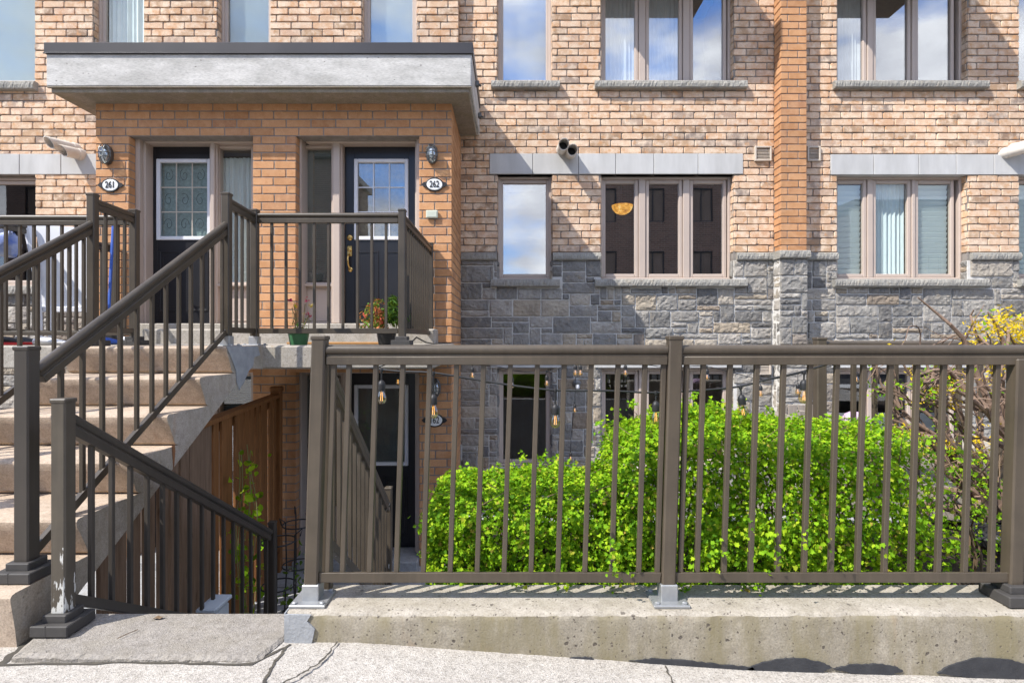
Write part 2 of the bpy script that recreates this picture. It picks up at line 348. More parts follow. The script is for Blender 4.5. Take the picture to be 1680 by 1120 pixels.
# ------------------------------------------------------------------ masonry
def cut(rect, holes, mins=.018):
    out = [rect]
    for h in holes:
        nxt = []
        for r in out:
            a, b, c, d = r
            if h[0] >= b or h[1] <= a or h[2] >= d or h[3] <= c: nxt.append(r); continue
            if h[0] > a: nxt.append((a, h[0], c, d))
            if h[1] < b: nxt.append((h[1], b, c, d))
            m0, m1 = max(a, h[0]), min(b, h[1])
            if h[2] > c: nxt.append((m0, m1, c, h[2]))
            if h[3] < d: nxt.append((m0, m1, h[3], d))
        out = nxt
    return [r for r in out if r[1]-r[0] > mins and r[3]-r[2] > mins]
def one_brick(mb, O, U, N, r, proud, rough, rnd, m=0):
    a, b, c, d = r; L = b-a; H = d-c; q = min(.004, H*.2); Z = V((0,0,1))
    pts = []
    jt = lambda k=1: rnd.uniform(-1, 1)*.0034*rough*k
    chip = [q*(1+(rnd.random()**3)*3.6*rough) for _ in range(4)]
    pts += [(a+chip[0], c), (a+L*.36, c+jt()), (a+L*.68, c+jt()), (b-chip[1], c), (b, c+chip[1]*.9), (b+jt(.5), d-chip[2]*.9)]
    pts += [(b-chip[2], d), (a+L*.66, d+jt()), (a+L*.33, d+jt()), (a+chip[3], d), (a, d-chip[3]*.9), (a+jt(.5), c+chip[0]*.9)]
    pr = proud*(1+rnd.uniform(-.3, .35)*rough); tl = rnd.uniform(-.0022, .0022)*rough
    cx, cz = (a+b)/2, (c+d)/2; n = 12; vs = []
    ins = min(.005, L*.2)*(.5+.5*rough)
    for ring in range(3):
        for (u, z) in pts:
            dep = (-.002, pr*.55, pr+tl*(u-cx)/L*2)[ring]
            if ring == 2:
                u = u - math.copysign(min(ins, abs(u-cx)), u-cx); z = z - math.copysign(min(ins, abs(z-cz)), z-cz)
            vs.append(O + U*u + Z*z + N*dep)
    fs = []
    for k in range(2):
        for i in range(n): fs.append((k*n+i, k*n+(i+1) % n, (k+1)*n+(i+1) % n, (k+1)*n+i))
    fs.append(tuple(range(2*n, 3*n)))
    mb.add(vs, fs, m)
def brick_face(mb, O, U, N, u0, u1, z0, z1, holes, L=.267, H=.0893, J=.012, proud=.013, rough=1., seed=1, m=0, phase=0., zoff=0.):
    O, U, N = V(O), V(U).normalized(), V(N).normalized(); rnd = random.Random(seed)
    k = math.floor((z0-zoff)/H)
    while k*H+zoff < z1:
        c, d = max(z0, k*H+zoff+J/2), min(z1, (k+1)*H+zoff-J/2)
        off = (phase + (L/2 if k % 2 else 0) + rnd.uniform(-.03, .03)*rough)
        i = math.floor((u0-off)/L)
        while i*L+off < u1:
            a, b = max(u0, i*L+off+J/2), min(u1, (i+1)*L+off-J/2)
            if b-a > .02 and d-c > .015:
                for r in cut((a, b, c, d), holes): one_brick(mb, O, U, N, r, proud, rough, rnd, m)
            i += 1
        k += 1
def panel(mb, O, U, N, u0, u1, z0, z1, holes, thick=.15, m=1, jamb=True):
    """the mortar bed behind a face, with its openings and their reveals"""
    O, U, N = V(O), V(U).normalized(), V(N).normalized(); Z = V((0,0,1))
    us = sorted({u0, u1, *[min(max(h[i], u0), u1) for h in holes for i in (0,1)]}); zs = sorted({z0, z1, *[min(max(h[i], z0), z1) for h in holes for i in (2,3)]})
    pt = lambda u, z, t: O + U*u + Z*z - N*t
    for i in range(len(us)-1):
        for j in range(len(zs)-1):
            u, z = (us[i]+us[i+1])/2, (zs[j]+zs[j+1])/2
            if any(h[0] < u < h[1] and h[2] < z < h[3] for h in holes): continue
            a, b, c, d = us[i], us[i+1], zs[j], zs[j+1]
            mb.quad(pt(a,c,0), pt(b,c,0), pt(b,d,0), pt(a,d,0), m)
            mb.quad(pt(a,c,thick), pt(a,d,thick), pt(b,d,thick), pt(b,c,thick), m)
    if jamb:
        for h in holes:
            a, b, c, d = max(h[0], u0), min(h[1], u1), max(h[2], z0), min(h[3], z1)
            if b <= a or d <= c: continue
            mb.quad(pt(a,c,0), pt(a,d,0), pt(a,d,thick), pt(a,c,thick), m); mb.quad(pt(b,c,0), pt(b,c,thick), pt(b,d,thick), pt(b,d,0), m)
            
            if h[3] <= z1: mb.quad(pt(a,d,0), pt(b,d,0), pt(b,d,thick), pt(a,d,thick), m)
            if h[2] >= z0: mb.quad(pt(a,c,0), pt(a,c,thick), pt(b,c,thick), pt(b,c,0), m)
def one_stone(mb, O, U, N, r, rnd, m=0, depth=.034, fine=.034, flat=0.):
    a, b, c, d = r; Z = V((0,0,1)); nx = max(1, int(round((b-a)/fine))); nz = max(1, int(round((d-c)/fine)))
    e = min(.011, (b-a)*.2, (d-c)*.2)
    us = [a]+[a+e+(b-a-2*e)*i/nx for i in range(nx+1)]+[b]; zs = [c]+[c+e+(d-c-2*e)*j/nz for j in range(nz+1)]+[d]
    nx += 2; nz += 2; vs = []; idx = {}
    base = depth*rnd.uniform(.6, 1.0); tx = rnd.uniform(-.008, .008); tz = rnd.uniform(-.010, .006)
    for i in range(nx+1):
        for j in range(nz+1):
            u, z = us[i], zs[j]; s = (u-a)/(b-a); t = (z-c)/(d-c)
            if i in (0, nx) or j in (0, nz):
                h = .003 + rnd.uniform(-.002, .003); u += rnd.uniform(-.003, .003); z += rnd.uniform(-.003, .003)
            else:
                edge = i in (1, nx-1) or j in (1, nz-1)
                h = base*(.8 if edge else 1.0) + tx*(s-.5) + tz*(t-.5) + rnd.uniform(-.009, .005)
                k = .12 if edge else .3
                u += rnd.uniform(-k, k)*(b-a)/nx*.8; z += rnd.uniform(-k, k)*(d-c)/nz*.8
            idx[i,j] = len(vs); vs.append(O + U*u + Z*z + N*h)
    fs = []
    for i in range(nx):
        for j in range(nz):
            q = (idx[i,j], idx[i+1,j], idx[i+1,j+1], idx[i,j+1])
            if (i+j) % 2: fs += [(q[0],q[1],q[2]), (q[0],q[2],q[3])]
            else: fs += [(q[0],q[1],q[3]), (q[1],q[2],q[3])]
    rim = [idx[i,0] for i in range(nx+1)] + [idx[nx,j] for j in range(1, nz+1)] + [idx[i,nz] for i in range(nx-1, -1, -1)] + [idx[0,j] for j in range(nz-1, 0, -1)]
    o = len(vs)
    for k in rim: vs.append(V(vs[k]) - N*.016)
    n = len(rim)
    for k in range(n): fs.append((rim[k], o+k, o+(k+1) % n, rim[(k+1) % n]))
    mb.add(vs, fs, m)
def stone_face(mb, O, U, N, u0, u1, z0, z1, holes, seed=1, J=.012, md=.0715, m=0, depth=.026):
    O, U, N = V(O), V(U).normalized(), V(N).normalized(); rnd = random.Random(seed)
    cw = .03; nx = int(round((u1-u0)/cw)); nz = int(math.ceil((z1-z0)/md))
    used = [[False]*nz for _ in range(nx)]
    for j in range(nz-1, -1, -1):
        i = 0
        while i < nx:
            if used[i][j]: i += 1; continue
            run = 0
            while i+run < nx and not used[i+run][j]: run += 1
            hh = rnd.choices((1,2,3), (.30,.45,.25))[0]
            w = int(rnd.choice((3,5,6,8,9,11,12,14,16)) * (1.15 if hh > 1 else 1.2)); w = min(w, run)
            if run-w < 3: w = run if run < 15 else run//2
            hh = min(hh, j+1)
            while hh > 1 and any(used[i+k][j-hh+1] for k in range(w)): hh -= 1
            for k in range(w):
                for q in range(hh): used[i+k][j-q] = True
            r = (u0+i*cw+J/2, u0+(i+w)*cw-J/2, z1-(nz-1-j+hh)*md+J/2, z1-(nz-1-j)*md-J/2)
            r = (r[0], min(r[1], u1), max(r[2], z0), r[3])
            for p in cut(r, holes, .03): one_stone(mb, O, U, N, p, rnd, m, depth)
            i += w
X_, Y_, Z_ = V((1,0,0)), V((0,1,0)), V((0,0,1)); FRONT = V((0,-1,0))

# ------------------------------------------------------------------ the building
DW = 6.98; DL = 6.86; DP = 5.92; DD = 6.21
XS = -.672                                    # where the wall steps forward on the left
PXL, PXR = PX(157, DP), PX(741, DP)           # the porch block
TOP = 5.6; BOT = -2.47
house = thing('townhouse_row', 'tan brick and grey stone townhouse front with orange brick double entrance porch', 'house', (0, DW, BOT))
def wx(px, d=DW): return PX(px, d)
def wz(py, d=DW): return PZ(py, d)
# openings on the right-hand wall plane (u = world x)
zA0, zA1 = wz(136), 5.05        # upper windows
zB0, zB1 = wz(459), wz(286)     # middle windows
zC0, zC1 = wz(768), wz(603)     # lower windows
sing = (wx(815.5), wx(906.5)); trip = (wx(985.5), wx(1204)); trip2 = (wx(1373), wx(1588)); part = (wx(1672), wx(1762)); 
R_HOLES = [(a, b, z0, z1) for (z0, z1) in ((zA0, zA1), (zB0, zB1), (zC0, zC1)) for (a, b) in (sing, trip, trip2, part)]
zSt = wz(427); zBelt = wz(415)
ENDR = 7.7; ENDL = -7.6
mb = MB()
PIL = (wx(1281), wx(1323)); PILD = 6.80
pilL, pilR = PX(1281, PILD), PX(1323.5, PILD)
lint = [(wx(803), wx(1219), wz(286)), (wx(1362), wx(1790), wz(286))]
lintH = wz(252.5)
HB = R_HOLES + [(a, b, z, lintH) for (a, b, z) in lint] + [(pilL, pilR, -3, 9)]
sillz = [(zA0, wz(148)), (zB0, wz(470))]
brick_face(mb, (0, DW+.010, 0), X_, FRONT, XS, ENDR, zBelt, TOP, HB, seed=11, phase=.06, zoff=.03)
panel(mb, (0, DW+.010, 0), X_, FRONT, PXR, ENDR, zSt, TOP, R_HOLES, .22)
for (a, b, z0, z1) in R_HOLES:                # brick reveals
    if z1 < zBelt: continue
    zz = max(z0, zBelt)
    brick_face(mb, (b-.004, DW+.012, 0), Y_, -X_, 0, .10, zz, z1, [], L=.2, J=.01, proud=.006, seed=int(a*100)+3, zoff=.03)
    brick_face(mb, (a+.004, DW+.112, 0), -Y_, X_, 0, .10, zz, z1, [], L=.2, J=.01, proud=.006, seed=int(a*100)+4, zoff=.03)
# left wall, a little proud
def lx(px): return PX(px, DL)
def lz(py): return PZ(py, DL)
LWIN = [(lx(-75), lx(57)), (lx(152), lx(236)), (lx(356), lx(444)), (lx(593), lx(684))]
zLA0 = lz(137); zLB0, zLB1 = lz(470), lz(287)
L_HOLES = [(LWIN[0][0], LWIN[0][1], zLA0, zA1)] + [(a, b, zLA0, zA1) for (a, b) in LWIN[1:]] + [(lx(-75), lx(58), zLB0, zLB1)]
HL = L_HOLES + [(lx(-200), PXL, lz(286.5), lz(253))] 
brick_face(mb, (0, DL+.010, 0), X_, FRONT, ENDL, XS, zBelt, TOP, HL, seed=12, phase=.02, zoff=.03)
panel(mb, (0, DL+.010, 0), X_, FRONT, ENDL, XS, BOT, TOP, L_HOLES, .22)
brick_face(mb, (XS, DL+.012, 0), Y_, X_, 0, DW-DL-.012, zBelt, TOP, [], L=.2, proud=.004, seed=5, zoff=.03)
panel(mb, (XS-.001, DL+.010, 0), Y_, X_, 0, .13, zSt, TOP, [], .05, 1, False)
for (a, b, z0, z1) in L_HOLES:
    brick_face(mb, (a+.004, DL+.112, 0), -Y_, X_, 0, .10, max(z0, zBelt), z1, [], L=.2, J=.01, proud=.006, seed=int(a*100)+4, zoff=.03)
    brick_face(mb, (b-.004, DL+.012, 0), Y_, -X_, 0, .10, max(z0, zBelt), z1, [], L=.2, J=.01, proud=.006, seed=int(a*100)+3, zoff=.03)
mb.build('brick_wall', [M['brick'], M['mortar']], house)
# stone base
mb = MB()
stone_face(mb, (0, DW+.004, 0), X_, FRONT, PXR, ENDR, BOT, zSt, R_HOLES + [(pilL, pilR, -3, 3)] + [(wx(805), wx(918), wz(470), zB0+.01), (wx(975), wx(1225), wz(470), zB0+.01), (wx(1364), wx(1616), wz(472), zB0+.01)], seed=21)
panel(mb, (0, DW+.004, 0), X_, FRONT, PXR, ENDR, BOT, zSt, R_HOLES, .22)
stone_face(mb, (0, DL+.004, 0), X_, FRONT, ENDL, PXL, BOT, lz(427), L_HOLES, seed=22)
for (a, b, z0, z1) in R_HOLES:
    if z0 < zSt:
        stone_face(mb, (b-.012, DW+.012, 0), Y_, -X_, 0, .10, z0, min(z1, zSt), [], seed=int(a*90)+3, depth=.02)
        stone_face(mb, (a+.012, DW+.112, 0), -Y_, X_, 0, .10, z0, min(z1, zSt), [], seed=int(a*90)+4, depth=.02)
mb.build('stone_wall', [M['stone'], M['stone_mortar']], house)
# rough stone strips: sills and belt course
def rough_strip(mb, x0, x1, y0, y1, z0, z1, seed, step=.016, amp=.0055):
    rnd = random.Random(seed); n = max(2, int((x1-x0)/step)); rows = [(y1, z0, 0), (y0+.012, z0, .3), (y0, z0+.012, .7), (y0-.004, (z0+z1)/2, 1), (y0+.004, z1-.012, .7), (y0+.02, z1, .25), (y1, z1+.004, 0)]
    vs = []; fs = []; k = len(rows)
    for i in range(n+1):
        for (y, z, a) in rows: vs.append((x0+(x1-x0)*i/n, y + rnd.uniform(-1, 1)*amp*a, z + rnd.uniform(-1, 1)*amp*.35*a))
    for i in range(n):
        for j in range(k-1): fs.append((i*k+j, (i+1)*k+j, (i+1)*k+j+1, i*k+j+1))
    fs.append(tuple(range(k))[::-1]); fs.append(tuple(range(n*k, n*k+k)))
    mb.add(vs, fs)
def belt(*a):
    mb = MB(); rough_strip(mb, *a); mb.build('belt_course', M['sill_stone'], house)
for i, (a, b) in enumerate(((PXR+.004, sing[0]-.002), (sing[1]+.002, trip[0]-.002), (trip[1]+.03, pilL-.032), (pilR+.032, trip2[0]-.002), (trip2[1]+.03, part[0]-.002), (part[1], ENDR))): belt(a, b, DW-.045, DW+.06, zSt, zBelt, 30+i)
belt(ENDL, lx(-80), DL-.045, DL+.06, lz(427), lz(415), 39); belt(lx(58), PXL-.004, DL-.045, DL+.06, lz(427), lz(415), 40)
belt(pilL-.03, pilR+.03, PILD-.045, DW+.01, PZ(424, PILD), PZ(411, PILD), 41)
# pilaster
mb = MB()
zpb = PZ(412, PILD)
brick_face(mb, (0, PILD+.008, 0), X_, FRONT, pilL, pilR, zpb, TOP, [], L=.267, proud=.008, rough=.4, seed=51, phase=pilL+.09)
brick_face(mb, (pilL+.008, DW, 0), -Y_, -X_, 0, DW-PILD, zpb, TOP, [], L=.267, proud=.008, rough=.4, seed=52)
brick_face(mb, (pilR-.008, PILD, 0), Y_, X_, 0, DW-PILD, zpb, TOP, [], L=.267, proud=.008, rough=.4, seed=53)
panel(mb, (0, PILD+.008, 0), X_, FRONT, pilL+.008, pilR-.008, zpb, TOP, [], .05)
mb.box(pilL+.009, pilR-.009, PILD+.012, DW+.05, zpb, TOP, .001, 1)
mb.build('brick_pilaster', [M['porch_brick'], M['mortar']], house)
mb = MB()
stone_face(mb, (0, PILD+.006, 0), X_, FRONT, pilL-.012, pilR+.012, BOT, PZ(424, PILD), [], seed=54)
stone_face(mb, (pilL, DW, 0), -Y_, -X_, 0, DW-PILD, BOT, PZ(424, PILD), [], seed=55, depth=.02)
stone_face(mb, (pilR, PILD, 0), Y_, X_, 0, DW-PILD, BOT, PZ(424, PILD), [], seed=56, depth=.02)
mb.box(pilL-.008, pilR+.008, PILD+.008, DW+.05, BOT, PZ(424, PILD), .001, 1)
mb.build('stone_pilaster', [M['stone'], M['stone_mortar']], house)
# lintel bands
def lintel(cuts, d, z0, z1):
    mb = MB()
    for a, b in zip(cuts[:-1], cuts[1:]): mb.box(a+.003, b-.003, d-.012, d+.10, z0, z1, .004, 0)
    mb.box(cuts[0]+.01, cuts[-1]-.01, d+.004, d+.08, z0+.01, z1-.01, .001, 1)
    mb.build('lintel', [M['lintel'], M['dark_joint']], house)
lintel([wx(p) for p in (803, 874, 949, 1010, 1072.5, 1145, 1219)], DW, wz(286), wz(252.5))
lintel([wx(p) for p in (1362, 1432.6, 1506.6, 1568, 1630, 1702, 1790)], DW, wz(287), wz(254))
lintel([lx(-210), lx(-110), lx(-38), lx(33), lx(101), PXL-.02], DL, lz(286.5), lz(253))
for (a, b, z) in ((wx(805), wx(920), zC1), (wx(975), wx(1215), zC1), (wx(1362), wx(1600), zC1)):
    mb = MB(); mb.box(a, b, DW-.038, DW+.1, z, z+.26, .004); mb.build('lower_lintel', M['lintel'], house)

def ring(mb, x0, x1, z0, z1, w, y0, y1, b=.004, m=0):
    mb.box(x0, x0+w, y0, y1, z0, z1, b, m); mb.box(x1-w, x1, y0, y1, z0, z1, b, m)
    mb.box(x0+w, x1-w, y0, y1, z0, z0+w, b, m); mb.box(x0+w, x1-w, y0, y1, z1-w, z1, b, m)
def window(x0, x1, z0, z1, d, panes, glass='glass', blind=None, sill=None, cover=None, glasses=None):
    """one window: the frame is the part; sashes, panes, blinds and the sill are its sub-parts"""
    y = d+.088
    mb = MB(); fw = .036
    ring(mb, x0+.004, x1-.004, z0+.004, z1-.004, fw, y, y+.085, .006)
    for p, q in zip(panes[:-1], panes[1:]): mb.box(p[1]+.004, q[0]-.004, y+.006, y+.085, z0+.04, z1-.04, .005)
    w = mb.build('window', M['frame'], house)
    for i, (a, b) in enumerate(panes):
        zz0, zz1 = z0+.042, z1-.042
        mb = MB(); ring(mb, a, b, zz0, zz1, .046, y+.022, y+.075, .007); mb.build('sash', M['frame'], w)
        mb = MB(); mb.box(a+.043, b-.043, y+.050, y+.056, zz0+.043, zz1-.043, .001); mb.build('pane', M[(glasses or [glass]*9)[i]], w)
        ga, gb, g0, g1 = a+.045, b-.045, zz0+.045, zz1-.045
        if blind:
            mb = MB(); k = blind[i] if isinstance(blind, (list, tuple)) else blind
            if k == 'slat':
                z = g1-.01
                while z > g0: 
                    mb.obox(((ga+gb)/2, y+.092, z-.03), (X_, V((0,-.35,1)), V((0,1,.35))), ((gb-ga)/2, .033, .003), .001); z -= .068
            elif k == 'fine':
                z = g1
                while z > g0:
                    mb.obox(((ga+gb)/2, y+.090, z-.01), (X_, V((0,-.4,1)), V((0,1,.4))), ((gb-ga)/2, .0125, .0012), .0005); z -= .0245
            elif k == 'sheer':
                n = 40; vs = []; 
                for j in range(n+1):
                    u = ga-.02+(gb-ga+.04)*j/n; yy = y+.12+.012*math.sin(j*1.25)+.006*math.sin(j*.6+i)
                    vs += [(u, yy, g0-.05), (u, yy, g1+.05)]
                mb.add(vs, [(2*j, 2*j+2, 2*j+3, 2*j+1) for j in range(n)])
            elif k == 'half':
                n = 16; vs = []; wd = (gb-ga)*.45
                for j in range(n+1):
                    u = ga-.02+wd*j/n; yy = y+.12+.012*math.sin(j*1.25); vs += [(u, yy, g0-.05), (u, yy, g1+.05)]
                mb.add(vs, [(2*j, 2*j+2, 2*j+3, 2*j+1) for j in range(n)])
            if mb.v: mb.build('blind' if k in ('slat', 'fine') else 'curtain', M['blind'] if k in ('slat', 'fine') else M['curtain'], w, smooth=True)
    if sill:
        mb = MB(); n = max(1, round((sill[1]-sill[0])/1.0))
        for k in range(n):
            a = sill[0]+(sill[1]-sill[0])*k/n; b = sill[0]+(sill[1]-sill[0])*(k+1)/n
            rough_strip(mb, a+.001, b-.001, d-.075, d+.10, sill[2], sill[3], int(a*77)+k)
        mb.build('sill', M['sill_stone'], w)
    return w
def tpan(p, d=DW): return [(PX(a, d), PX(b, d)) for a, b in p]
T1 = [(988, 1057), (1067.5, 1127), (1137.5, 1200.5)]
T1 = [(990, 1050.5), (1062.5, 1124), (1136, 1197.5)]
T2 = [(1377, 1431), (1441, 1505), (1511.5, 1577)]
dS = .03
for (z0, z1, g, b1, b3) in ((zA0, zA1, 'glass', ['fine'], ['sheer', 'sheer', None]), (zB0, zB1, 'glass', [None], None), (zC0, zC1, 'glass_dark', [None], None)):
    sl = lambda a, b: (wx(a), wx(b), z0-.092, z0+.004)
    low = z0 == zC0
    window(sing[0], sing[1], z0, z1, DW, tpan([(819.5, 902.5)]), g, b1 if z0 == zA0 else None, None if low else sl(806, 918))
    window(trip[0], trip[1], z0, z1, DW, tpan(T1), g, b3, None if low else sl(975, 1223))
    bl = ['sheer', None, None] if z0 == zA0 else (['slat', 'sheer', 'slat'] if z0 == zB0 else None)
    window(trip2[0], trip2[1], z0, z1, DW, tpan(T2), 'glass_low' if z0 == zB0 else g, bl, None if low else sl(1365, 1616))
    window(part[0], part[1], z0, z1, DW, tpan([(1676, 1758)]), 'glass_low' if z0 == zB0 else g, ['slat'] if z0 == zB0 else None, None if low else sl(1667, 1775))
window(LWIN[0][0], LWIN[0][1], zLA0, zA1, DL, tpan([(-70, 8), (16, 53)], DL)[1:] if 0 else tpan([(-71, 53)], DL), 'glass_low', ['fine'], (lx(-85), lx(63), zLA0-.1, zLA0+.004))
for (a, b), pr, k in zip(LWIN[1:], ((156, 232), (360, 440), (597, 680)), ('sheer', 'fine', 'fine')):
    window(a, b, zLA0, zA1, DL, tpan([pr], DL), 'glass_low' if k == 'sheer' or a < -2.5 else 'glass_mild', [k], (a-.07, b+.07, zLA0-.1, zLA0+.004))
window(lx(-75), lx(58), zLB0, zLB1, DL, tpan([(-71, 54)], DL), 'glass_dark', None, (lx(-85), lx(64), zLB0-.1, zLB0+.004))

# interiors and the shell behind the wall
mb = MB()
mb.box(ENDL, ENDR, 9.6, 9.7, BOT, TOP, .001); mb.box(ENDL-.1, ENDL, DL+.25, 9.7, BOT, TOP, .001); mb.box(ENDR, ENDR+.1, DW+.25, 9.7, BOT, TOP, .001)
for z in (-.30, 2.55): mb.box(ENDL, ENDR, 7.22, 9.6, z, z+.25, .001)
for x in (-4.5, -.7, 3.42): mb.box(x-.06, x+.06, 7.22, 9.6, BOT, TOP, .001)
mb.build('interior_wall', M['interior'], house)
mb = MB(); mb.box(ENDL-.3, ENDR+.3, DL-.15, 9.9, TOP, TOP+.3, .02); mb.build('roof', M['flashing'], house)
mb = MB(); mb.box(ENDL-.1, ENDR+.1, 7.1, 9.65, BOT-.1, BOT+.02, .001); mb.build('basement_floor', M['patio'], house)
# small canopies above the upper windows on the right (just out of frame, seen mirrored in the panes)
for x0, x1 in ((.95, 2.62), (3.97, 5.44)):
    mb = MB(); mb.box(x0, x1, DW-.66, DW+.02, 4.62, 4.95, .01); mb.build('window_canopy', M['wood_grey'], house)

# ------------------------------------------------------------------ porch block
mb = MB()
op1 = (PX(211, DP), PX(415, DP)); op2 = (PX(485, DP), PX(688, DP)); zh = PZ(223, DP); zstep = .13
soff = 2.546
zlow1 = -.36
P_HOLES = [(*op1, zstep-.02, zh), (*op2, zstep-.02, zh), (*op1, BOT-.1, zlow1), (*op2, BOT-.1, zlow1)]
brick_face(mb, (0, DP+.006, 0), X_, FRONT, PXL, PXR, BOT, soff, P_HOLES, proud=.006, rough=.25, seed=61, phase=.10, zoff=PZ(223, DP))
panel(mb, (0, DP+.006, 0), X_, FRONT, PXL+.005, PXR-.005, BOT, soff, P_HOLES, .22, 1)
brick_face(mb, (PXR-.006, DP+.004, 0), Y_, X_, 0, DW-DP-.01, BOT, soff, [], proud=.006, rough=.25, seed=62, zoff=PZ(223, DP))
panel(mb, (PXR-.006, DP+.006, 0), Y_, X_, .0, DW-DP, BOT, soff, [], .12, 1, False)
brick_face(mb, (PXL+.006, DL, 0), -Y_, -X_, 0, DL-DP-.004, BOT, soff, [], proud=.006, rough=.25, seed=63, zoff=PZ(223, DP))
panel(mb, (PXL+.006, DL, 0), -Y_, -X_, 0, DL-DP, BOT, soff, [], .12, 1, False)
for (a, b) in (op1, op2):
    for (c, d) in ((zstep-.02, zh), (BOT, zlow1)):
        brick_face(mb, (a, DP+.10, 0), -Y_, X_, 0, .095, c, d, [], L=.3, proud=.004, rough=.25, seed=64, zoff=PZ(223, DP))
        brick_face(mb, (b, DP+.005, 0), Y_, -X_, 0, .095, c, d, [], L=.3, proud=.004, rough=.25, seed=65, zoff=PZ(223, DP))
mb.build('porch_wall', [M['porch_brick'], M['mortar']], house)
# canopy
cy = 5.62; cxl, cxr = PX(75, cy), PX(774, cy)
zc0, zc1, zc2 = PZ(150, cy), PZ(142, cy), PZ(88, cy)
mb = MB()
mb.box(cxl, cxr, cy, DL+.005, zc1, zc2, .012)
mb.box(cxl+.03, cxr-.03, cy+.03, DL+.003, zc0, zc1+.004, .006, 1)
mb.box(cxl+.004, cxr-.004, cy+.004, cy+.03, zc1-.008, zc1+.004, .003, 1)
mb.box(cxr-.14, cxr+.0, DL-.2, DW-.002, zc1+.002, zc2-.002, .01)
can = mb.build('canopy', [M['canopy'], M['soffit']], house)
mb = MB()
ft = PZ(70.5, cy)
mb.box(cxl-.012, cxr+.012, cy-.014, cy+.05, zc2-.004, ft, .006); mb.box(cxl-.012, cxl+.05, cy+.05, DL-.01, zc2-.004, ft, .006); mb.box(cxr-.05, cxr+.012, cy+.05, DW-.02, zc2-.004, ft, .006)
mb.box(cxl+.03, cxr-.03, cy+.03, DL-.01, zc2-.01, ft-.04, .004)
mb.box(cxl-.016, cxr+.016, cy-.019, cy-.005, zc2-.008, zc2+.004, .002)
mb.build('flashing', M['flashing'], can)

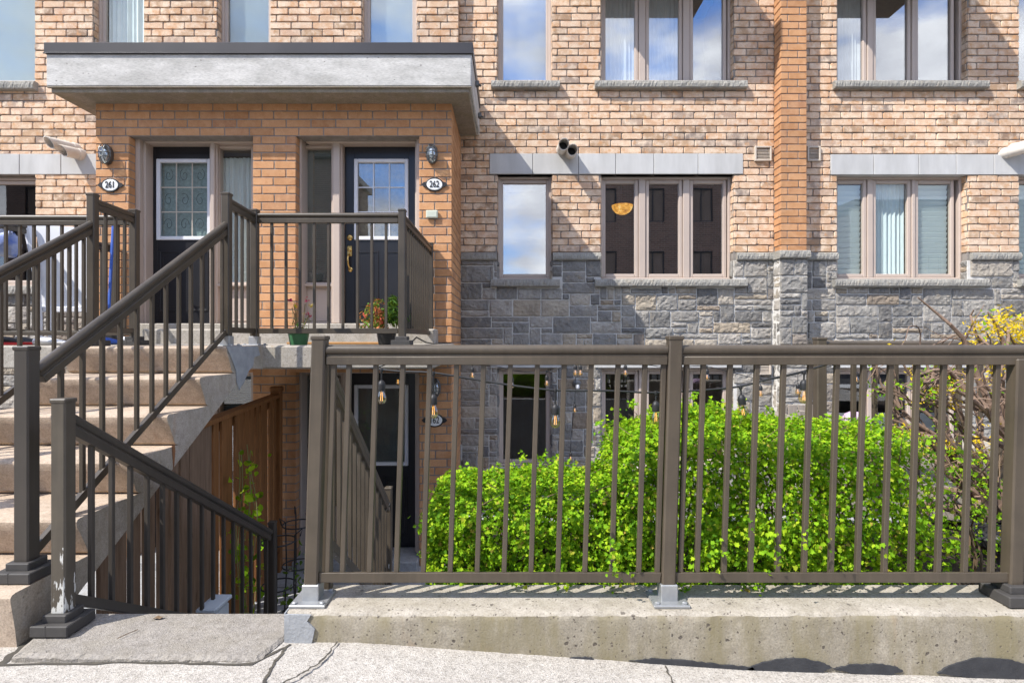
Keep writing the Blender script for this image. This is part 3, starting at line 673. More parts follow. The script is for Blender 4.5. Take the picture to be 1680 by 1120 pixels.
# ------------------------------------------------------------------ doors
def text_mesh(body, name, mat, size, loc, sx, parent, depth=.003):
    cu = bpy.data.curves.new(name, 'FONT'); cu.body = body; cu.size = size; cu.align_x = 'CENTER'; cu.align_y = 'CENTER'; cu.extrude = depth; cu.offset = size*.006
    to = bpy.data.objects.new('tmp', cu); COL.objects.link(to); bpy.context.view_layer.update()
    me = bpy.data.meshes.new_from_object(to.evaluated_get(bpy.context.evaluated_depsgraph_get())); bpy.data.objects.remove(to)
    R = Matrix.Translation(loc) @ Matrix.Rotation(math.pi/2, 4, 'X') @ Matrix.Diagonal((sx, 1, 1, 1)); me.transform(R); me.materials.clear(); me.materials.append(mat); me.name = name
    o = bpy.data.objects.new(name, me); COL.objects.link(o); attach(o, parent); return o
def entrance(dx0, dx1, sx0, sx1, handle_px, ztop, zbot, lower, lace=None, opening=None):
    """door and sidelight in one opening; x in photo pixels at the door plane"""
    X = lambda p: PX(p, DD)
    o0, o1 = opening
    # door frame
    mb = MB(); yf = DP+.10
    for e, s, nar in ((o0, 1, dx0 > sx0), (o1, -1, dx0 < sx0)):
        if nar:
            mb.box(min(e, e+s*.022), max(e, e+s*.022), yf, yf+.2, zbot-.05, ztop+.1, .005); continue
        mb.box(min(e, e+s*.05), max(e, e+s*.05), yf, yf+.06, zbot-.05, ztop+.1, .005)
        mb.box(min(e+s*.02, e+s*.075), max(e+s*.02, e+s*.075), yf+.06, yf+.2, zbot-.05, ztop+.1, .006)
    mb.box(o0+.05, o1-.05, yf, yf+.06, ztop+.035, ztop+.10, .005); mb.box(o0+.05, o1-.05, yf+.06, yf+.2, ztop, ztop+.06, .006)
    m0, m1 = (dx1, sx0) if dx1 < sx0 else (sx1, dx0)
    mb.box(X(m0)+.004, X(m1)-.004, DD-.09, DD+.05, zbot, ztop+.02, .008); mb.box(X(m0)+.03, X(m1)-.02, DD-.12, DD-.08, zbot, ztop+.02, .008)
    fr = mb.build('door_frame', M['frame'], house)
    # door leaf
    mb = MB(); a, b = X(dx0), X(dx1); W = b-a; H = ztop-zbot
    la, lb = a+W*.165, b-W*.13; lz0, lz1 = zbot+H*(.475 if not lower else .47), ztop-H*.072
    if dx0 < sx0: la, lb = a+W*.13, b-W*.05
    la, lb = (X(258), X(346)) if dx0 < sx0 else (X(582), X(669.5))
    mb.box(a, la, DD, DD+.045, zbot, ztop, .003); mb.box(lb, b, DD, DD+.045, zbot, ztop, .003); mb.box(la, lb, DD, DD+.045, lz1, ztop, .001); mb.box(la, lb, DD, DD+.045, zbot, lz0, .001)
    c = (la+lb)/2
    for (p, q) in ((la+.02, c-.03), (c+.03, lb-.02)):
        ring(mb, p, q, zbot+.14, lz0-.13, .022, DD-.007, DD+.01, .006); mb.box(p+.05, q-.05, DD-.004, DD+.01, zbot+.19, lz0-.18, .004)
    dr = mb.build('door', M['door_paint'], house)
    mb = MB(); ring(mb, la-.005, lb+.005, lz0-.005, lz1+.005, .042, DD-.016, DD+.02, .006); mb.build('lite_frame', M['white_trim'], dr)
    ga, gb, g0, g1 = la+.035, lb-.035, lz0+.035, lz1-.035
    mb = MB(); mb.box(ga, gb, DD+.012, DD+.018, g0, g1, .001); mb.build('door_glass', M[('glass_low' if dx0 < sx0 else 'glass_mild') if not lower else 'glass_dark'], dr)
    mb = MB()
    if not lower:
        for k in (1, 2):
            x = ga+(gb-ga)*k/3; z = g0+(g1-g0)*k/3
            mb.box(x-.006, x+.006, DD+.002, DD+.011, g0, g1, .002, 0); mb.box(ga, gb, DD+.003, DD+.0105, z-.006, z+.006, .002, 0)
        mb.build('muntin', M['vent_beige'] if dx0 < sx0 else M['white_trim'], dr)
    if dx0 < sx0 and not lower:      # leaded scrolls in the glass
        mb = MB(); rnd = random.Random(4)
        for i in range(3):
            for j in range(3):
                x = ga+(gb-ga)*(i+.5)/3; z = g0+(g1-g0)*(j+.5)/3; s = 1 if (i+j) % 2 else -1
                mb.tube([(x+s*(.055-.0035*k)*math.cos(k*.55+j), DD+.0085, z+(.075-.004*k)*math.sin(k*.55+j)) for k in range(14)], .0022, 5)
        mb.build('leaded_scroll', M['black'], dr)
    if lower:
        mb = MB(); rnd = random.Random(9)
        for i in range(16):
            z = rnd.uniform(g0, g1); s = rnd.choice((-1,1))*rnd.uniform(.1, .32); zz = lambda u: min(max(z+s*u, g0+.01), g1-.01)
            mb.tube([(ga+(gb-ga)*u, DD+.009, zz(u-.5)) for u in (0,.25,.5,.75,1)], .0018, 4)
        mb.build('etched_line', M['pewter'], dr)
    mb = MB(); mb.box(ga-.03, gb+.03, DD+.06, DD+.065, g0-.05, g1+.05, .001); mb.build('door_curtain', M['dim_blind'] if lower else (M['lace_back'] if dx0 < sx0 else M['valance']), dr)
    if handle_px:
        hx = X(handle_px); h = MB(); zd = PZ(390, DD)
        h.lathe((hx, DD, zd), [(.031, 0), (.033, .008), (.026, .016), (.014, .018), (.012, .026)], 18, 0, (X_, Z_, FRONT)); h.build('deadbolt', M['gold'], dr, True)
        h = MB(); z0 = PZ(412, DD)
        h.obox((hx, DD-.006, z0), (X_, Y_, Z_), (.027, .007, .058), .010)
        h.lathe((hx, DD-.012, z0+.012), [(.020, 0), (.022, .010), (.012, .016), (.012, .02)], 14, 0, (X_, Z_, FRONT))
        h.tube([(hx, DD-.012, z0-.035), (hx-.004, DD-.05, z0-.055), (hx-.006, DD-.062, z0-.10), (hx-.002, DD-.055, z0-.155), (hx+.004, DD-.03, z0-.195), (hx+.006, DD-.006, z0-.205)], [.009,.010,.012,.011,.010,.009], 10)
        h.lathe((hx+.006, DD, z0-.208), [(.024, 0), (.026, .006), (.016, .012), (.004, .014)], 14, 0, (X_, Z_, FRONT)); h.build('handle', M['gold'], dr, True)
    # sidelight
    mb = MB(); sa, sb = X(sx0)-.018, X(sx1)+.018; sz0 = zbot+H*.245
    ring(mb, sa-.016, sb+.016, sz0-.06, ztop, .034, DD-.05, DD+.03, .006); mb.box(sa-.03, sb+.03, DD-.085, DD-.02, sz0-.075, sz0-.045, .006)
    mb.box(sa-.02, sb+.02, DD-.02, DD+.02, zbot, sz0-.05, .002); ring(mb, sa, sb, zbot+.03, sz0-.10, .012, DD-.028, DD-.01, .005)
    sd = mb.build('sidelight', M['frame'], house)
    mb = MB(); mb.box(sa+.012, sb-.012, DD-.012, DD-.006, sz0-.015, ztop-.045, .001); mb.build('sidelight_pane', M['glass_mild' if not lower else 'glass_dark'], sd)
    mb = MB()
    if lace:
        n = 36; vs = []
        for j in range(n+1):
            u = sa+(sb-sa)*j/n; yy = DD+.05+.013*math.sin(j*1.3)+.008*math.sin(j*.47); vs += [(u, yy, sz0-.1), (u, yy, ztop-.11)]
        mb.add(vs, [(2*j, 2*j+2, 2*j+3, 2*j+1) for j in range(n)]); mb.build('lace_curtain', M['curtain'], sd, True)
        mb = MB(); mb.box(sa, sb, DD+.11, DD+.12, sz0-.1, ztop, .001); mb.build('sidelight_backing', M['interior'], sd)
    else:
        z = ztop-.03
        while z > sz0: mb.obox(((sa+sb)/2, DD+.05, z), (X_, V((0,1,-.7)), V((0,.7,1))), ((sb-sa)/2, .013, .001), .0004); z -= .022
        mb.build('sidelight_blind', M['dim_blind'], sd)
        mb = MB(); mb.box(sa, sb, DD+.09, DD+.10, sz0-.1, ztop, .001); mb.build('sidelight_backing', M['interior'], sd)
M['dim_blind'] = simple('dim_blind', (.30,.33,.32), (.24,.27,.265), 4, .8)
M['lace_back'] = simple('lace_backing', (.36,.43,.42), (.24,.29,.29), 30, .9)
zt, zb = PZ(241, DD), PZ(531, DD); zlt, zlb = PZ(611, DD), PZ(897, DD)
entrance(240, 350, 364, 415, None, zt, zb, False, True, op1)
entrance(566, 684, 493, 547, 574, zt, zb, False, None, op2)
entrance(240, 350, 364, 415, None, zlt, zlb, True, None, op1)
entrance(577, 685, 496, 562, None, zlt, zlb, True, None, op2)
mb = MB(); mb.box(PXL+.1, PXR-.1, 6.75, 6.8, BOT, soff, .001); mb.box(PXL+.2, PXR-.13, 6.30, 6.8, -.30, -.06, .001); mb.build('porch_backing', M['interior'], house)
# door steps
mb = MB(); rnd = random.Random(3)
mb.box(PX(232, 5.72), PX(715, 5.72), 5.72, DP-.002, -.07, .105, .014); 
for o in (op1, op2): mb.box(o[0]+.002, o[1]-.002, DP-.004, DD+.06, -.07, zb-.004, .01)
mb.build('door_step', M['slab'], house)
mb = MB()
for o in (op1, op2): mb.box(o[0]+.002, o[1]-.002, DP-.12, DD+.06, BOT-.02, zlb-.004, .01)
mb.build('lower_door_step', M['patio'], house)

# ------------------------------------------------------------------ wall furniture
def plaque(px, py, d, txt, label):
    c = P(px, py, d-.006); t = thing('house_number_plaque', label, 'number sign', c)
    ax = (X_, Z_, FRONT)
    mb = MB(); mb.lathe(c, [(1, -.004), (1, .010), (.93, .014), (.86, .010)], 36, 0, ax, (.098, .074))
    for s in (-1, 1): mb.prism([c+V((s*.088, -.002, .030)), c+V((s*.088, -.002, -.030)), c+V((s*.118, -.002, -.022)), c+V((s*.138, -.002, 0)), c+V((s*.118, -.002, .022))][::s], (0, -.009, 0))
    mb.build('rim', M['black'], t)
    mb = MB(); mb.lathe(c, [(1, .002), (1, .0115), (.96, .0125)], 36, 0, ax, (.084, .060)); mb.build('face', M['plaque_white'], t)
    text_mesh(txt, 'number', M['black'], .098, c+V((0, -.0145, 0)), .72, t)
plaque(182, 304, DP, '261', 'oval house number 261 on the brick left of the upper left door')
plaque(713, 303, DP, '262', 'oval house number 262 on the brick pier right of the upper right door')
plaque(713, 689, DP, '162', 'oval house number 162 beside the lower door, behind the bulb string')
def bulkhead(px, py, d, label, s=1.0):
    c = P(px, py, d-.006); t = thing('bulkhead_lamp', label, 'wall lamp', c, 'oval bulkhead lamps on the porch'); ax = (X_, Z_, FRONT)
    k = (.062*s, .105*s)
    mb = MB(); mb.lathe(c, [(1.0, -.002), (1.03, .02), (1.0, .04), (.9, .045), (.82, .04)], 28, 0, ax, k); mb.build('base', M['pewter'], t, True)
    mb = MB(); mb.lathe(c, [(.86, .03), (.84, .055), (.74, .078), (.5, .093), (.15, .099)], 28, 0, ax, k); mb.build('lens', M['lamp_glass'], t, True)
    mb = MB(); mb.lathe(c, [(.5, .02), (.48, .05), (.2, .065)], 16, 0, ax, k); mb.build('lamp_bulb', M['white_plastic'], t, True)
    mb = MB()
    for u in (-.38, .38): mb.tube([c+V((u*k[0]*1.0, -.035-.07*math.cos(a), k[1]*1.0*math.sin(a))) for a in [math.radians(-85+17*j) for j in range(11)]], .0042, 6)
    for u in (-.35, .1, .5): mb.tube([c+V((k[0]*1.0*math.sin(a), -.035-.068*math.cos(a), u*k[1])) for a in [math.radians(-85+17*j) for j in range(11)]], .0042, 6)
    mb.build('cage', M['pewter'], t, True)
bulkhead(177, 255, DP, 'oval caged bulkhead lamp above house number 261')
bulkhead(709, 254, DP, 'oval caged bulkhead lamp above house number 262')
bulkhead(714, 636, DP, 'oval caged bulkhead lamp above house number 162')
c = P(709, 352, DP-.006); mb = MB(); mb.box(c.x-.063, c.x+.063, c.y-.028, c.y, c.z-.042, c.z+.042, .006); mb.box(c.x-.05, c.x+.05, c.y-.031, c.y-.027, c.z-.032, c.z+.03, .002)
tag(mb.build('doorbell_box', simple('pale_plastic', (.55,.58,.48), (.50,.53,.44), 5, .5), None, origin=c), 'pale plastic doorbell box on the brick below house number 262', 'doorbell')
def ducts(px, py, d, dirs, label):
    c = P(px, py, d); t = thing('vent_pipe_pair', label, 'vent pipes', c, 'pairs of cream vent pipes on the front wall')
    for i, (off, dv, ln) in enumerate(dirs):
        a = c+V(off); dv = V(dv).normalized(); e = a+dv*ln
        s = dv.cross(Z_).normalized(); u = s.cross(dv)
        mb = MB(); n = 20; rings = []
        for (r, k) in ((.066, -.1), (.066, 0), (.072, .0), (.072, .05), (.066, .05), (.066, ln), (.056, ln), (.056, ln-.16)): rings.append((r, k))
        vs = []; fs = []
        for r, k in rings:
            for j in range(n):
                g = 2*math.pi*j/n; cut_ = .045*math.cos(g) if k >= ln-.001 else 0
                vs.append(a+dv*(k-cut_*.9)+s*(r*math.sin(g))+u*(-r*math.cos(g)))
        for k in range(len(rings)-1):
            for j in range(n): fs.append((k*n+j, k*n+(j+1) % n, (k+1)*n+(j+1) % n, (k+1)*n+j))
        mb.add(vs, fs, 0); mb.add([vs[(len(rings)-1)*n+j] for j in range(n)], [tuple(range(n))], 1)
        mb.build('pipe', [M['cream_pipe'], M['black']], t, True)
ducts(926, 250, DW, [((-.035, 0, .035), (.0, -1, -.12), .30), ((.075, 0, -.02), (.0, -1, -.12), .24)], 'short pair of cream vent pipes above the middle single window')
ducts(131, 250, DL, [((-.04, 0, .04), (-.42, -1, -.05), .30), ((.02, 0, -.03), (-.35, -1, -.08), .22)], 'pair of cream vent pipes on the wall left of the porch')
ducts(1648, 252, DW, [((0, 0, .0), (.40, -1, .02), .30), ((.1, 0, .05), (.42, -1, .05), .30)], 'pair of cream vent pipes at the far end of the right lintel')
def vent(px, py, d, w, h, label):
    c = P(px, py, d); t = thing('louvre_vent', label, 'vent', c, 'beige louvre vents')
    mb = MB(); ring(mb, c.x-w/2, c.x+w/2, c.z-h/2, c.z+h/2, .022, d-.03, d+.01, .004); mb.build('vent_frame', M['vent_beige'], t)
    mb = MB(); k = 7
    for i in range(k):
        z = c.z-h/2+.03+(h-.06)*(i+.5)/k; mb.obox((c.x, d-.008, z), (X_, V((0,1,.9)), V((0,-.9,1))), (w/2-.02, .014, .0015), .0005)
    mb.build('louvre', M['vent_beige'], t)
    mb = MB(); mb.box(c.x-w/2+.01, c.x+w/2-.01, d+.004, d+.012, c.z-h/2+.01, c.z+h/2-.01, .001); mb.build('backing', M['black'], t)
vent(1251, 253, DW-.004, .215, .19, 'beige louvre vent on the brick left of the orange pilaster')
vent(1334, 253, DW-.004, .17, .19, 'beige louvre vent on the brick right of the orange pilaster')
vent(1253, 602, DW-.04, .17, .19, 'beige louvre vent on the grey stone above the hedge')
c = P(752, 748, 6.75); t = thing('conduit_box', 'small grey electrical conduit box on the stone beside the lower door', 'electrical box', c)
mb = MB(); mb.box(c.x-.03, c.x+.03, DW-.09, DW-.02, c.z-.09, c.z+.11, .006); mb.build('box', M['steel'], t)
mb = MB(); mb.tube([(c.x, DW-.05, c.z-.09), (c.x, DW-.05, c.z-.7)], .012, 8); mb.build('conduit', M['steel'], t, True)
c = P(946, 629, DW-.05); t = thing('round_sconce', 'small round dark wall light on the stone between the lower windows', 'wall lamp', c)
mb = MB(); mb.lathe(c, [(.05, -.03), (.055, .0), (.05, .03), (.03, .045)], 20, 0, (X_, Z_, FRONT)); mb.build('housing', M['pewter'], t, True)
mb = MB(); mb.lathe(c+V((.005, -.05, -.06)), [(.02, 0), (.028, .02), (.02, .05)], 14); mb.build('lamp_bulb', M['white_plastic'], t, True)
for (py_, k) in ((138, 0), (190, 1)):
    d = 6.0+.5*k; c = V((cxr+.012, d, PZ(py_, d))); mb = MB(); mb.obox(c+V((.02, 0, 0)), (X_, Y_, Z_), (.022, .03, .03), .008); mb.tube([c+V((.03, 0, 0)), c+V((.06, -.02, -.03))], .012, 8)
    tag(mb.build('canopy_bracket', M['pewter'], None, True, origin=c), ('small grey metal bracket on the canopy side, the nearer one' if k == 0 else 'small grey metal bracket on the canopy side, next to the wall'), 'bracket')
# lit lamp inside the room
c = P(1021, 341, 8.0); t = thing('ceiling_lamp', 'amber glowing bowl lamp seen through the middle triple window', 'ceiling lamp', c)
mb = MB(); mb.lathe(c, [(.02, -.095), (.06, -.09), (.105, -.065), (.14, -.02), (.155, .03), (.15, .04)], 24); mb.build('lamp_bowl', M['lamp_glow'], t, True)
mb = MB(); mb.tube([c+V((0,0,.02)), V((c.x, c.y, 2.54))], .008, 6); mb.lathe(c+V((0,0,.03)), [(.15, 0), (.16, .006), (.15, .012)], 24); mb.build('lamp_rod', M['gold'], t, True)

# ------------------------------------------------------------------ railings
SHEAR = .031
def shear_mesh(o, z0, k=SHEAR):
    me = o.data; n = len(me.vertices); a = np.empty(n*3, 'f'); me.vertices.foreach_get('co', a); a = a.reshape(-1, 3); a[:, 0] += (a[:, 2]-z0)*k; me.vertices.foreach_set('co', a.ravel()); me.update()
def rail_bars(root, A, B, drop, balus, mat, w=.020, round_top=True, ends=True, bw=.034):
    """top rail from A to B (points on its crown), bottom rail `drop` below, balusters at the fractions given"""
    A, B = V(A), V(B); d = (B-A); L = d.length; d.normalize(); side = d.cross(Z_).normalized(); up = side.cross(d)
    mb = MB(); mid = (A+B)/2
    if round_top:
        n = 14; prof = [(math.cos(a)*.0215, -.0215+math.sin(a)*.0205) for a in [2*math.pi*k/n for k in range(n)]]
        vs = [A+side*p+up*q for p, q in prof]+[B+side*p+up*q for p, q in prof]
        mb.add(vs, [(i, (i+1) % n, (i+1) % n+n, i+n) for i in range(n)]+[tuple(range(n))[::-1], tuple(range(n, 2*n))])
    mb.obox(mid-up*.066, (d, side, up), (L/2, .019, .0175), .003); mb.obox(mid-up*.045, (d, side, up), (L/2, .0125, .006), .002)
    mb.build('top_rail', mat, root, True)
    mb = MB(); mb.obox(mid-Z_*drop, (d, side, up), (L/2, bw/2, .0165), .003); mb.obox(mid-Z_*drop+side*.012+up*.018, (d, side, up), (L/2, .005, .006), .001); mb.build('bottom_rail', mat, root)
    first = None
    for f in balus:
        p = A+(B-A)*f
        if first is None:
            mb = MB(); h = (drop-.075)/2; c = V((p.x, p.y, p.z-.075-h))
            dh = V((d.x, d.y, 0)).normalized()
            mb.obox(c, (dh, Z_.cross(dh), Z_), (w/2, w/2, h+.004), .0022); first = mb.build('baluster', mat, root); p0 = p
        else: dup(first, p-p0)
def post(root, x, y, z0, z1, mat, w=.058, cap=True, base='shoe', shear=0., shear0=0., rot=0.):
    mb = MB(); ax = (V((math.cos(rot), math.sin(rot), 0)), V((-math.sin(rot), math.cos(rot), 0)), Z_)
    mb.obox((x, y, (z0+z1)/2), ax, (w/2, w/2, (z1-z0)/2), .006); 
    if cap: mb.obox((x, y, z1-.003), ax, (w/2+.003, w/2+.003, .009), .004)
    o = mb.build('post', mat, root)
    mb = MB(); s = MB()
    if base == 'shoe':
        mb.obox((x, y, z0+.024), ax, (.075, .075, .022), .004); mb.obox((x, y, z0+.06), ax, (.048, .048, .016), .004); mb.obox((x-.012, y, z0+.024), ax, (.0015, .0758, .0225), .0005)
        b = mb.build('base_shoe', M['shoe'], o)
    elif base == 'plate':
        mb.obox((x, y, z0+.006), ax, (.072, .072, .006), .002); mb.obox((x, y, z0+.04), ax, (w/2+.006, w/2+.006, .036), .003)
        for i in (-1, 1):
            for j in (-1, 1): mb.lathe((x+i*.055, y+j*.055, z0+.011), [(.011, 0), (.011, .007), (.006, .010)], 6)
        b = mb.build('base_plate', M['steel'], o)
    else: b = None
    if shear:
        shear_mesh(o, shear0, shear)
    return o
# front guard railing on the concrete curb
CT = -1.07; DF = 2.25
fence = thing('guard_railing', 'long brown metal guard railing along the concrete curb before the hedge', 'railing', (.6, DF, CT))
fx = lambda p, d=DF-.01: PX(p, d)
zt_ = -.0225
xa, xb, xc = PX(509.5, DF-.028), PX(1098, DF-.028), PX(1678, DF-.028)
kids0 = set(bpy.data.objects)
for x in (xa, xb): post(fence, x, DF, CT, .0075, M['rail'], .056, True, 'plate')
post(fence, xc-.02, DF+.0, CT, -.08, M['rail'], .056, False, 'shoe')
b1 = [fx(536)]+[fx(561+44.3*k) for k in range(12)]+[fx(1079)]
b2 = [fx(1117)]+[fx(1144.5+44*k) for k in range(12)]
for (a, b, bl) in ((xa, xb, b1), (xb, xc+1.2, b2+[xc+.09+.11*k for k in range(9)])):
    rail_bars(fence, (a+.03, DF, zt_), (b-.03, DF, zt_), .953, [(x-a-.03)/(b-a-.06) for x in bl], M['rail'])
done = set()
for o in bpy.data.objects:
    if o not in kids0 and o.type == 'MESH' and o.name.split('.')[0] in ('post', 'baluster', 'top_rail', 'bottom_rail') and o.data.name not in done:
        done.add(o.data.name); shear_mesh(o, CT+.1)
# right-hand stair railing
XR = -2.007; XLf = -2.965
g_st = 'railings of the entrance stairs'
sr = thing('stair_railing', 'sloping dark brown railing on the right of the concrete stairs, bottom post by the sidewalk', 'railing', (XR, 2.27, -.985), g_st)
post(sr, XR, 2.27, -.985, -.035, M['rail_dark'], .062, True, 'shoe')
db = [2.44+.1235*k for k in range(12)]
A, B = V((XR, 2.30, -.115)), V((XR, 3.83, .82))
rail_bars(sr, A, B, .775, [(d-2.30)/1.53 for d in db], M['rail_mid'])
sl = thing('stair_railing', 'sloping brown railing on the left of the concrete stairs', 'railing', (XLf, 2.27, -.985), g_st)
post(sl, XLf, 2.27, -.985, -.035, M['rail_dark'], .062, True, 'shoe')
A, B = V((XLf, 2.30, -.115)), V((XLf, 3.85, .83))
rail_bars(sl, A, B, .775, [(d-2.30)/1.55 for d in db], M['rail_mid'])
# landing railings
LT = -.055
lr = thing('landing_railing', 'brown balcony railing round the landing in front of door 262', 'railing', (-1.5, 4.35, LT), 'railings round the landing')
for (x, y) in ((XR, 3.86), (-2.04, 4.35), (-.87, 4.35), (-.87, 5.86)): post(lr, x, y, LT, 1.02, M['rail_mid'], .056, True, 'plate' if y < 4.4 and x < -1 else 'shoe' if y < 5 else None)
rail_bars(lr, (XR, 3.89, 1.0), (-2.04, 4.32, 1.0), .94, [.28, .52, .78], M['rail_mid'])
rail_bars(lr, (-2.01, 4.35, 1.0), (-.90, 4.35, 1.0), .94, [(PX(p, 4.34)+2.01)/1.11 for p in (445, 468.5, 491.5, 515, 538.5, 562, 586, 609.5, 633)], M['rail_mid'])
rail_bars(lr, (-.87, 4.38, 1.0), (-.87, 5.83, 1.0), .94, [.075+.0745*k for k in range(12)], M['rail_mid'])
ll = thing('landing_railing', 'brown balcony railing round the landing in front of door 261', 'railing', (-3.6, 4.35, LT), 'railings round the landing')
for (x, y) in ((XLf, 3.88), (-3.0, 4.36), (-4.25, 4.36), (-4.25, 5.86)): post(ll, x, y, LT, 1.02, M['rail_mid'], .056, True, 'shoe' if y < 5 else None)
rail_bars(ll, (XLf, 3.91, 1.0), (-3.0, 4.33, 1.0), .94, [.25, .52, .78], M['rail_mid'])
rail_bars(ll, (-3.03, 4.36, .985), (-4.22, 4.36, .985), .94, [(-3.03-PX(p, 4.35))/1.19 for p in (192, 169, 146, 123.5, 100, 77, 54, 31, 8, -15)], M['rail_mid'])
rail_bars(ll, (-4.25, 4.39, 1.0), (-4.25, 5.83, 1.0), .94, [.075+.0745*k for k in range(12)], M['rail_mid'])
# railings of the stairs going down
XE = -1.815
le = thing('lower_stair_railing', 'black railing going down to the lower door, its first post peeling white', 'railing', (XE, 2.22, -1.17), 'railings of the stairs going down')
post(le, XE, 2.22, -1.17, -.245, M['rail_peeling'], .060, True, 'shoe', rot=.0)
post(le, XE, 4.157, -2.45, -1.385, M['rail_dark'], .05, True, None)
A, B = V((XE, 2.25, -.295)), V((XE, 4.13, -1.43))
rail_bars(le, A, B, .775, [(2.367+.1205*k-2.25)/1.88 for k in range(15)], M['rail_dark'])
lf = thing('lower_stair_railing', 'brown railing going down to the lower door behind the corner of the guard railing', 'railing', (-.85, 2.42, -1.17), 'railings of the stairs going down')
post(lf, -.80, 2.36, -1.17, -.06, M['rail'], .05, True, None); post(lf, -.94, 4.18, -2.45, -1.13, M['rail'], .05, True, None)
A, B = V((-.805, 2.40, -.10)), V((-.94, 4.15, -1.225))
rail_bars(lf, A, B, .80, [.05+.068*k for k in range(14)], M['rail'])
# guard on the far side of the planting bed
fg = thing('far_guard_railing', 'second brown guard railing standing behind the hedge on the right', 'railing', (2.2, 3.5, -1.2))
gy = 3.5; gx0 = PX(1345, gy)
post(fg, gx0, gy, -1.25, .005, M['rail'], .062, True, None)
rail_bars(fg, (gx0+.03, gy, -.01), (gx0+2.2, gy, -.01), .953, [.085+.062*k for k in range(15)], M['rail'], w=.026)
post(fg, gx0+2.23, gy, -1.25, .005, M['rail'], .062, True, None)

# ------------------------------------------------------------------ stairs, landing, curb
stairs = thing('concrete_staircase', 'tan concrete stairs rising from the sidewalk to the landing of doors 261 and 262', 'staircase', (-2.5, 3, -1.2))
nos = [3.71-.32*k for k in range(6)]; zt6 = [-.05, -.237, -.424, -.611, -.798, -.985]; zg = -1.215
prof = [(4.25, -.05)]
for k in range(6):
    y, z = nos[k], zt6[k]; zn = zt6[k+1] if k < 5 else zg
    prof += [(y+.022, z), (y+.007, z-.004), (y, z-.014), (y+.002, z-.034), (y+.03, z-.085), (y+.055, zn+.05), (y+.066, zn+.02), (y+.085, zn+.005), (y+.11, zn)] if k < 5 else [(y+.022, z), (y+.007, z-.004), (y, z-.014), (y+.001, z-.03), (y+.008, z-.07), (y+.02, z-.14), (y+.03, zn)]
prof += [(2.30, zg), (4.02, -.215), (4.25, -.232)]
x0s, x1s = -3.06, -1.93
mb = MB(); n = len(prof); fz = [V((x0s, a, b)) for a, b in prof]; fr_ = [V((x1s, a, b)) for a, b in prof]
mb.add(fz, [tuple(range(n))], 1); mb.add(fr_, [tuple(range(n))[::-1]], 1)
mb.add(fz+fr_, [(i, i+n, (i+1) % n+n, (i+1) % n) for i in range(n)], 0)
mb.build('stair_flight', [M['stair'], M['stair_side']], stairs, True).data.set_sharp_from_angle(angle=math.radians(24))
mb = MB()
mb.box(-4.5, PXR+.035, 4.25, DP-.003, -.232, -.05, .014)
mb.build('landing_slab', M['slab'], stairs)
# grey cement patch on the corner, modelled as a thin irregular skim
rnd = random.Random(8)
pp = [(3.70, -.055), (3.95, -.052), (4.16, -.053), (4.18, -.12), (4.09, -.135), (4.08, -.20), (4.02, -.235), (3.94, -.31), (3.88, -.355), (3.84, -.31), (3.83, -.22), (3.77, -.14)]
mb = MB(); mb.prism([V((x1s+.001, a+rnd.uniform(-.01, .01), b+rnd.uniform(-.006, .006))) for a, b in pp], (.006, 0, 0)); mb.build('cement_patch', M['patch'], stairs)
mb = MB(); mb.prism([V((x1s+.001, a, b)) for a, b in ((3.11, -.605), (3.135, -.605), (3.14, -.64), (3.132, -.70), (3.126, -.74), (3.12, -.69), (3.114, -.64))], (.0025, 0, 0)); mb.build('rust_stain', simple('rust', (.30,.13,.05), (.20,.09,.04), 30, .9), stairs)

# curb
cy0, cy1 = 2.145, 2.40; ccx0 = PX(478, 2.2)
curb = thing('concrete_curb', 'weathered concrete curb wall under the long guard railing', 'curb wall', (1, cy0, -1.2))
def gz(x): 
    return float(np.interp(x, [-3, -1.9, -.85, -.77, -.05, .94, 2.0, 4], [-1.205, -1.20, -1.185, -1.173, -1.225, -1.292, -1.327, -1.36]))
mb = MB(); rnd = random.Random(2); nx = 160; ex = 4.2; vs = []; rows = 9
for i in range(nx+1):
    x = ccx0+(ex-ccx0)*i/nx; j = lambda a: rnd.uniform(-1, 1)*a
    vs += [(x, cy0+.004, -1.6), (x, cy0+j(.002), -1.25), (x, cy0+j(.003), -1.16), (x, cy0+j(.003), -1.105), (x, cy0+.003+j(.003), CT-.014+j(.003)), (x, cy0+.014+j(.004), CT-.003+j(.0015)), (x, cy0+.06, CT+j(.001)), (x, cy1-.01, CT), (x, cy1, CT-.01), (x, cy1, -1.6)]
k = 10; fs = []; 
for i in range(nx):
    for j in range(k-1): mb.add([vs[i*k+j], vs[(i+1)*k+j], vs[(i+1)*k+j+1], vs[i*k+j+1]], [(0,1,2,3)], 1 if j < 4 else 0)
mb.add([vs[j] for j in range(k)], [tuple(range(k))[::-1]], 1)
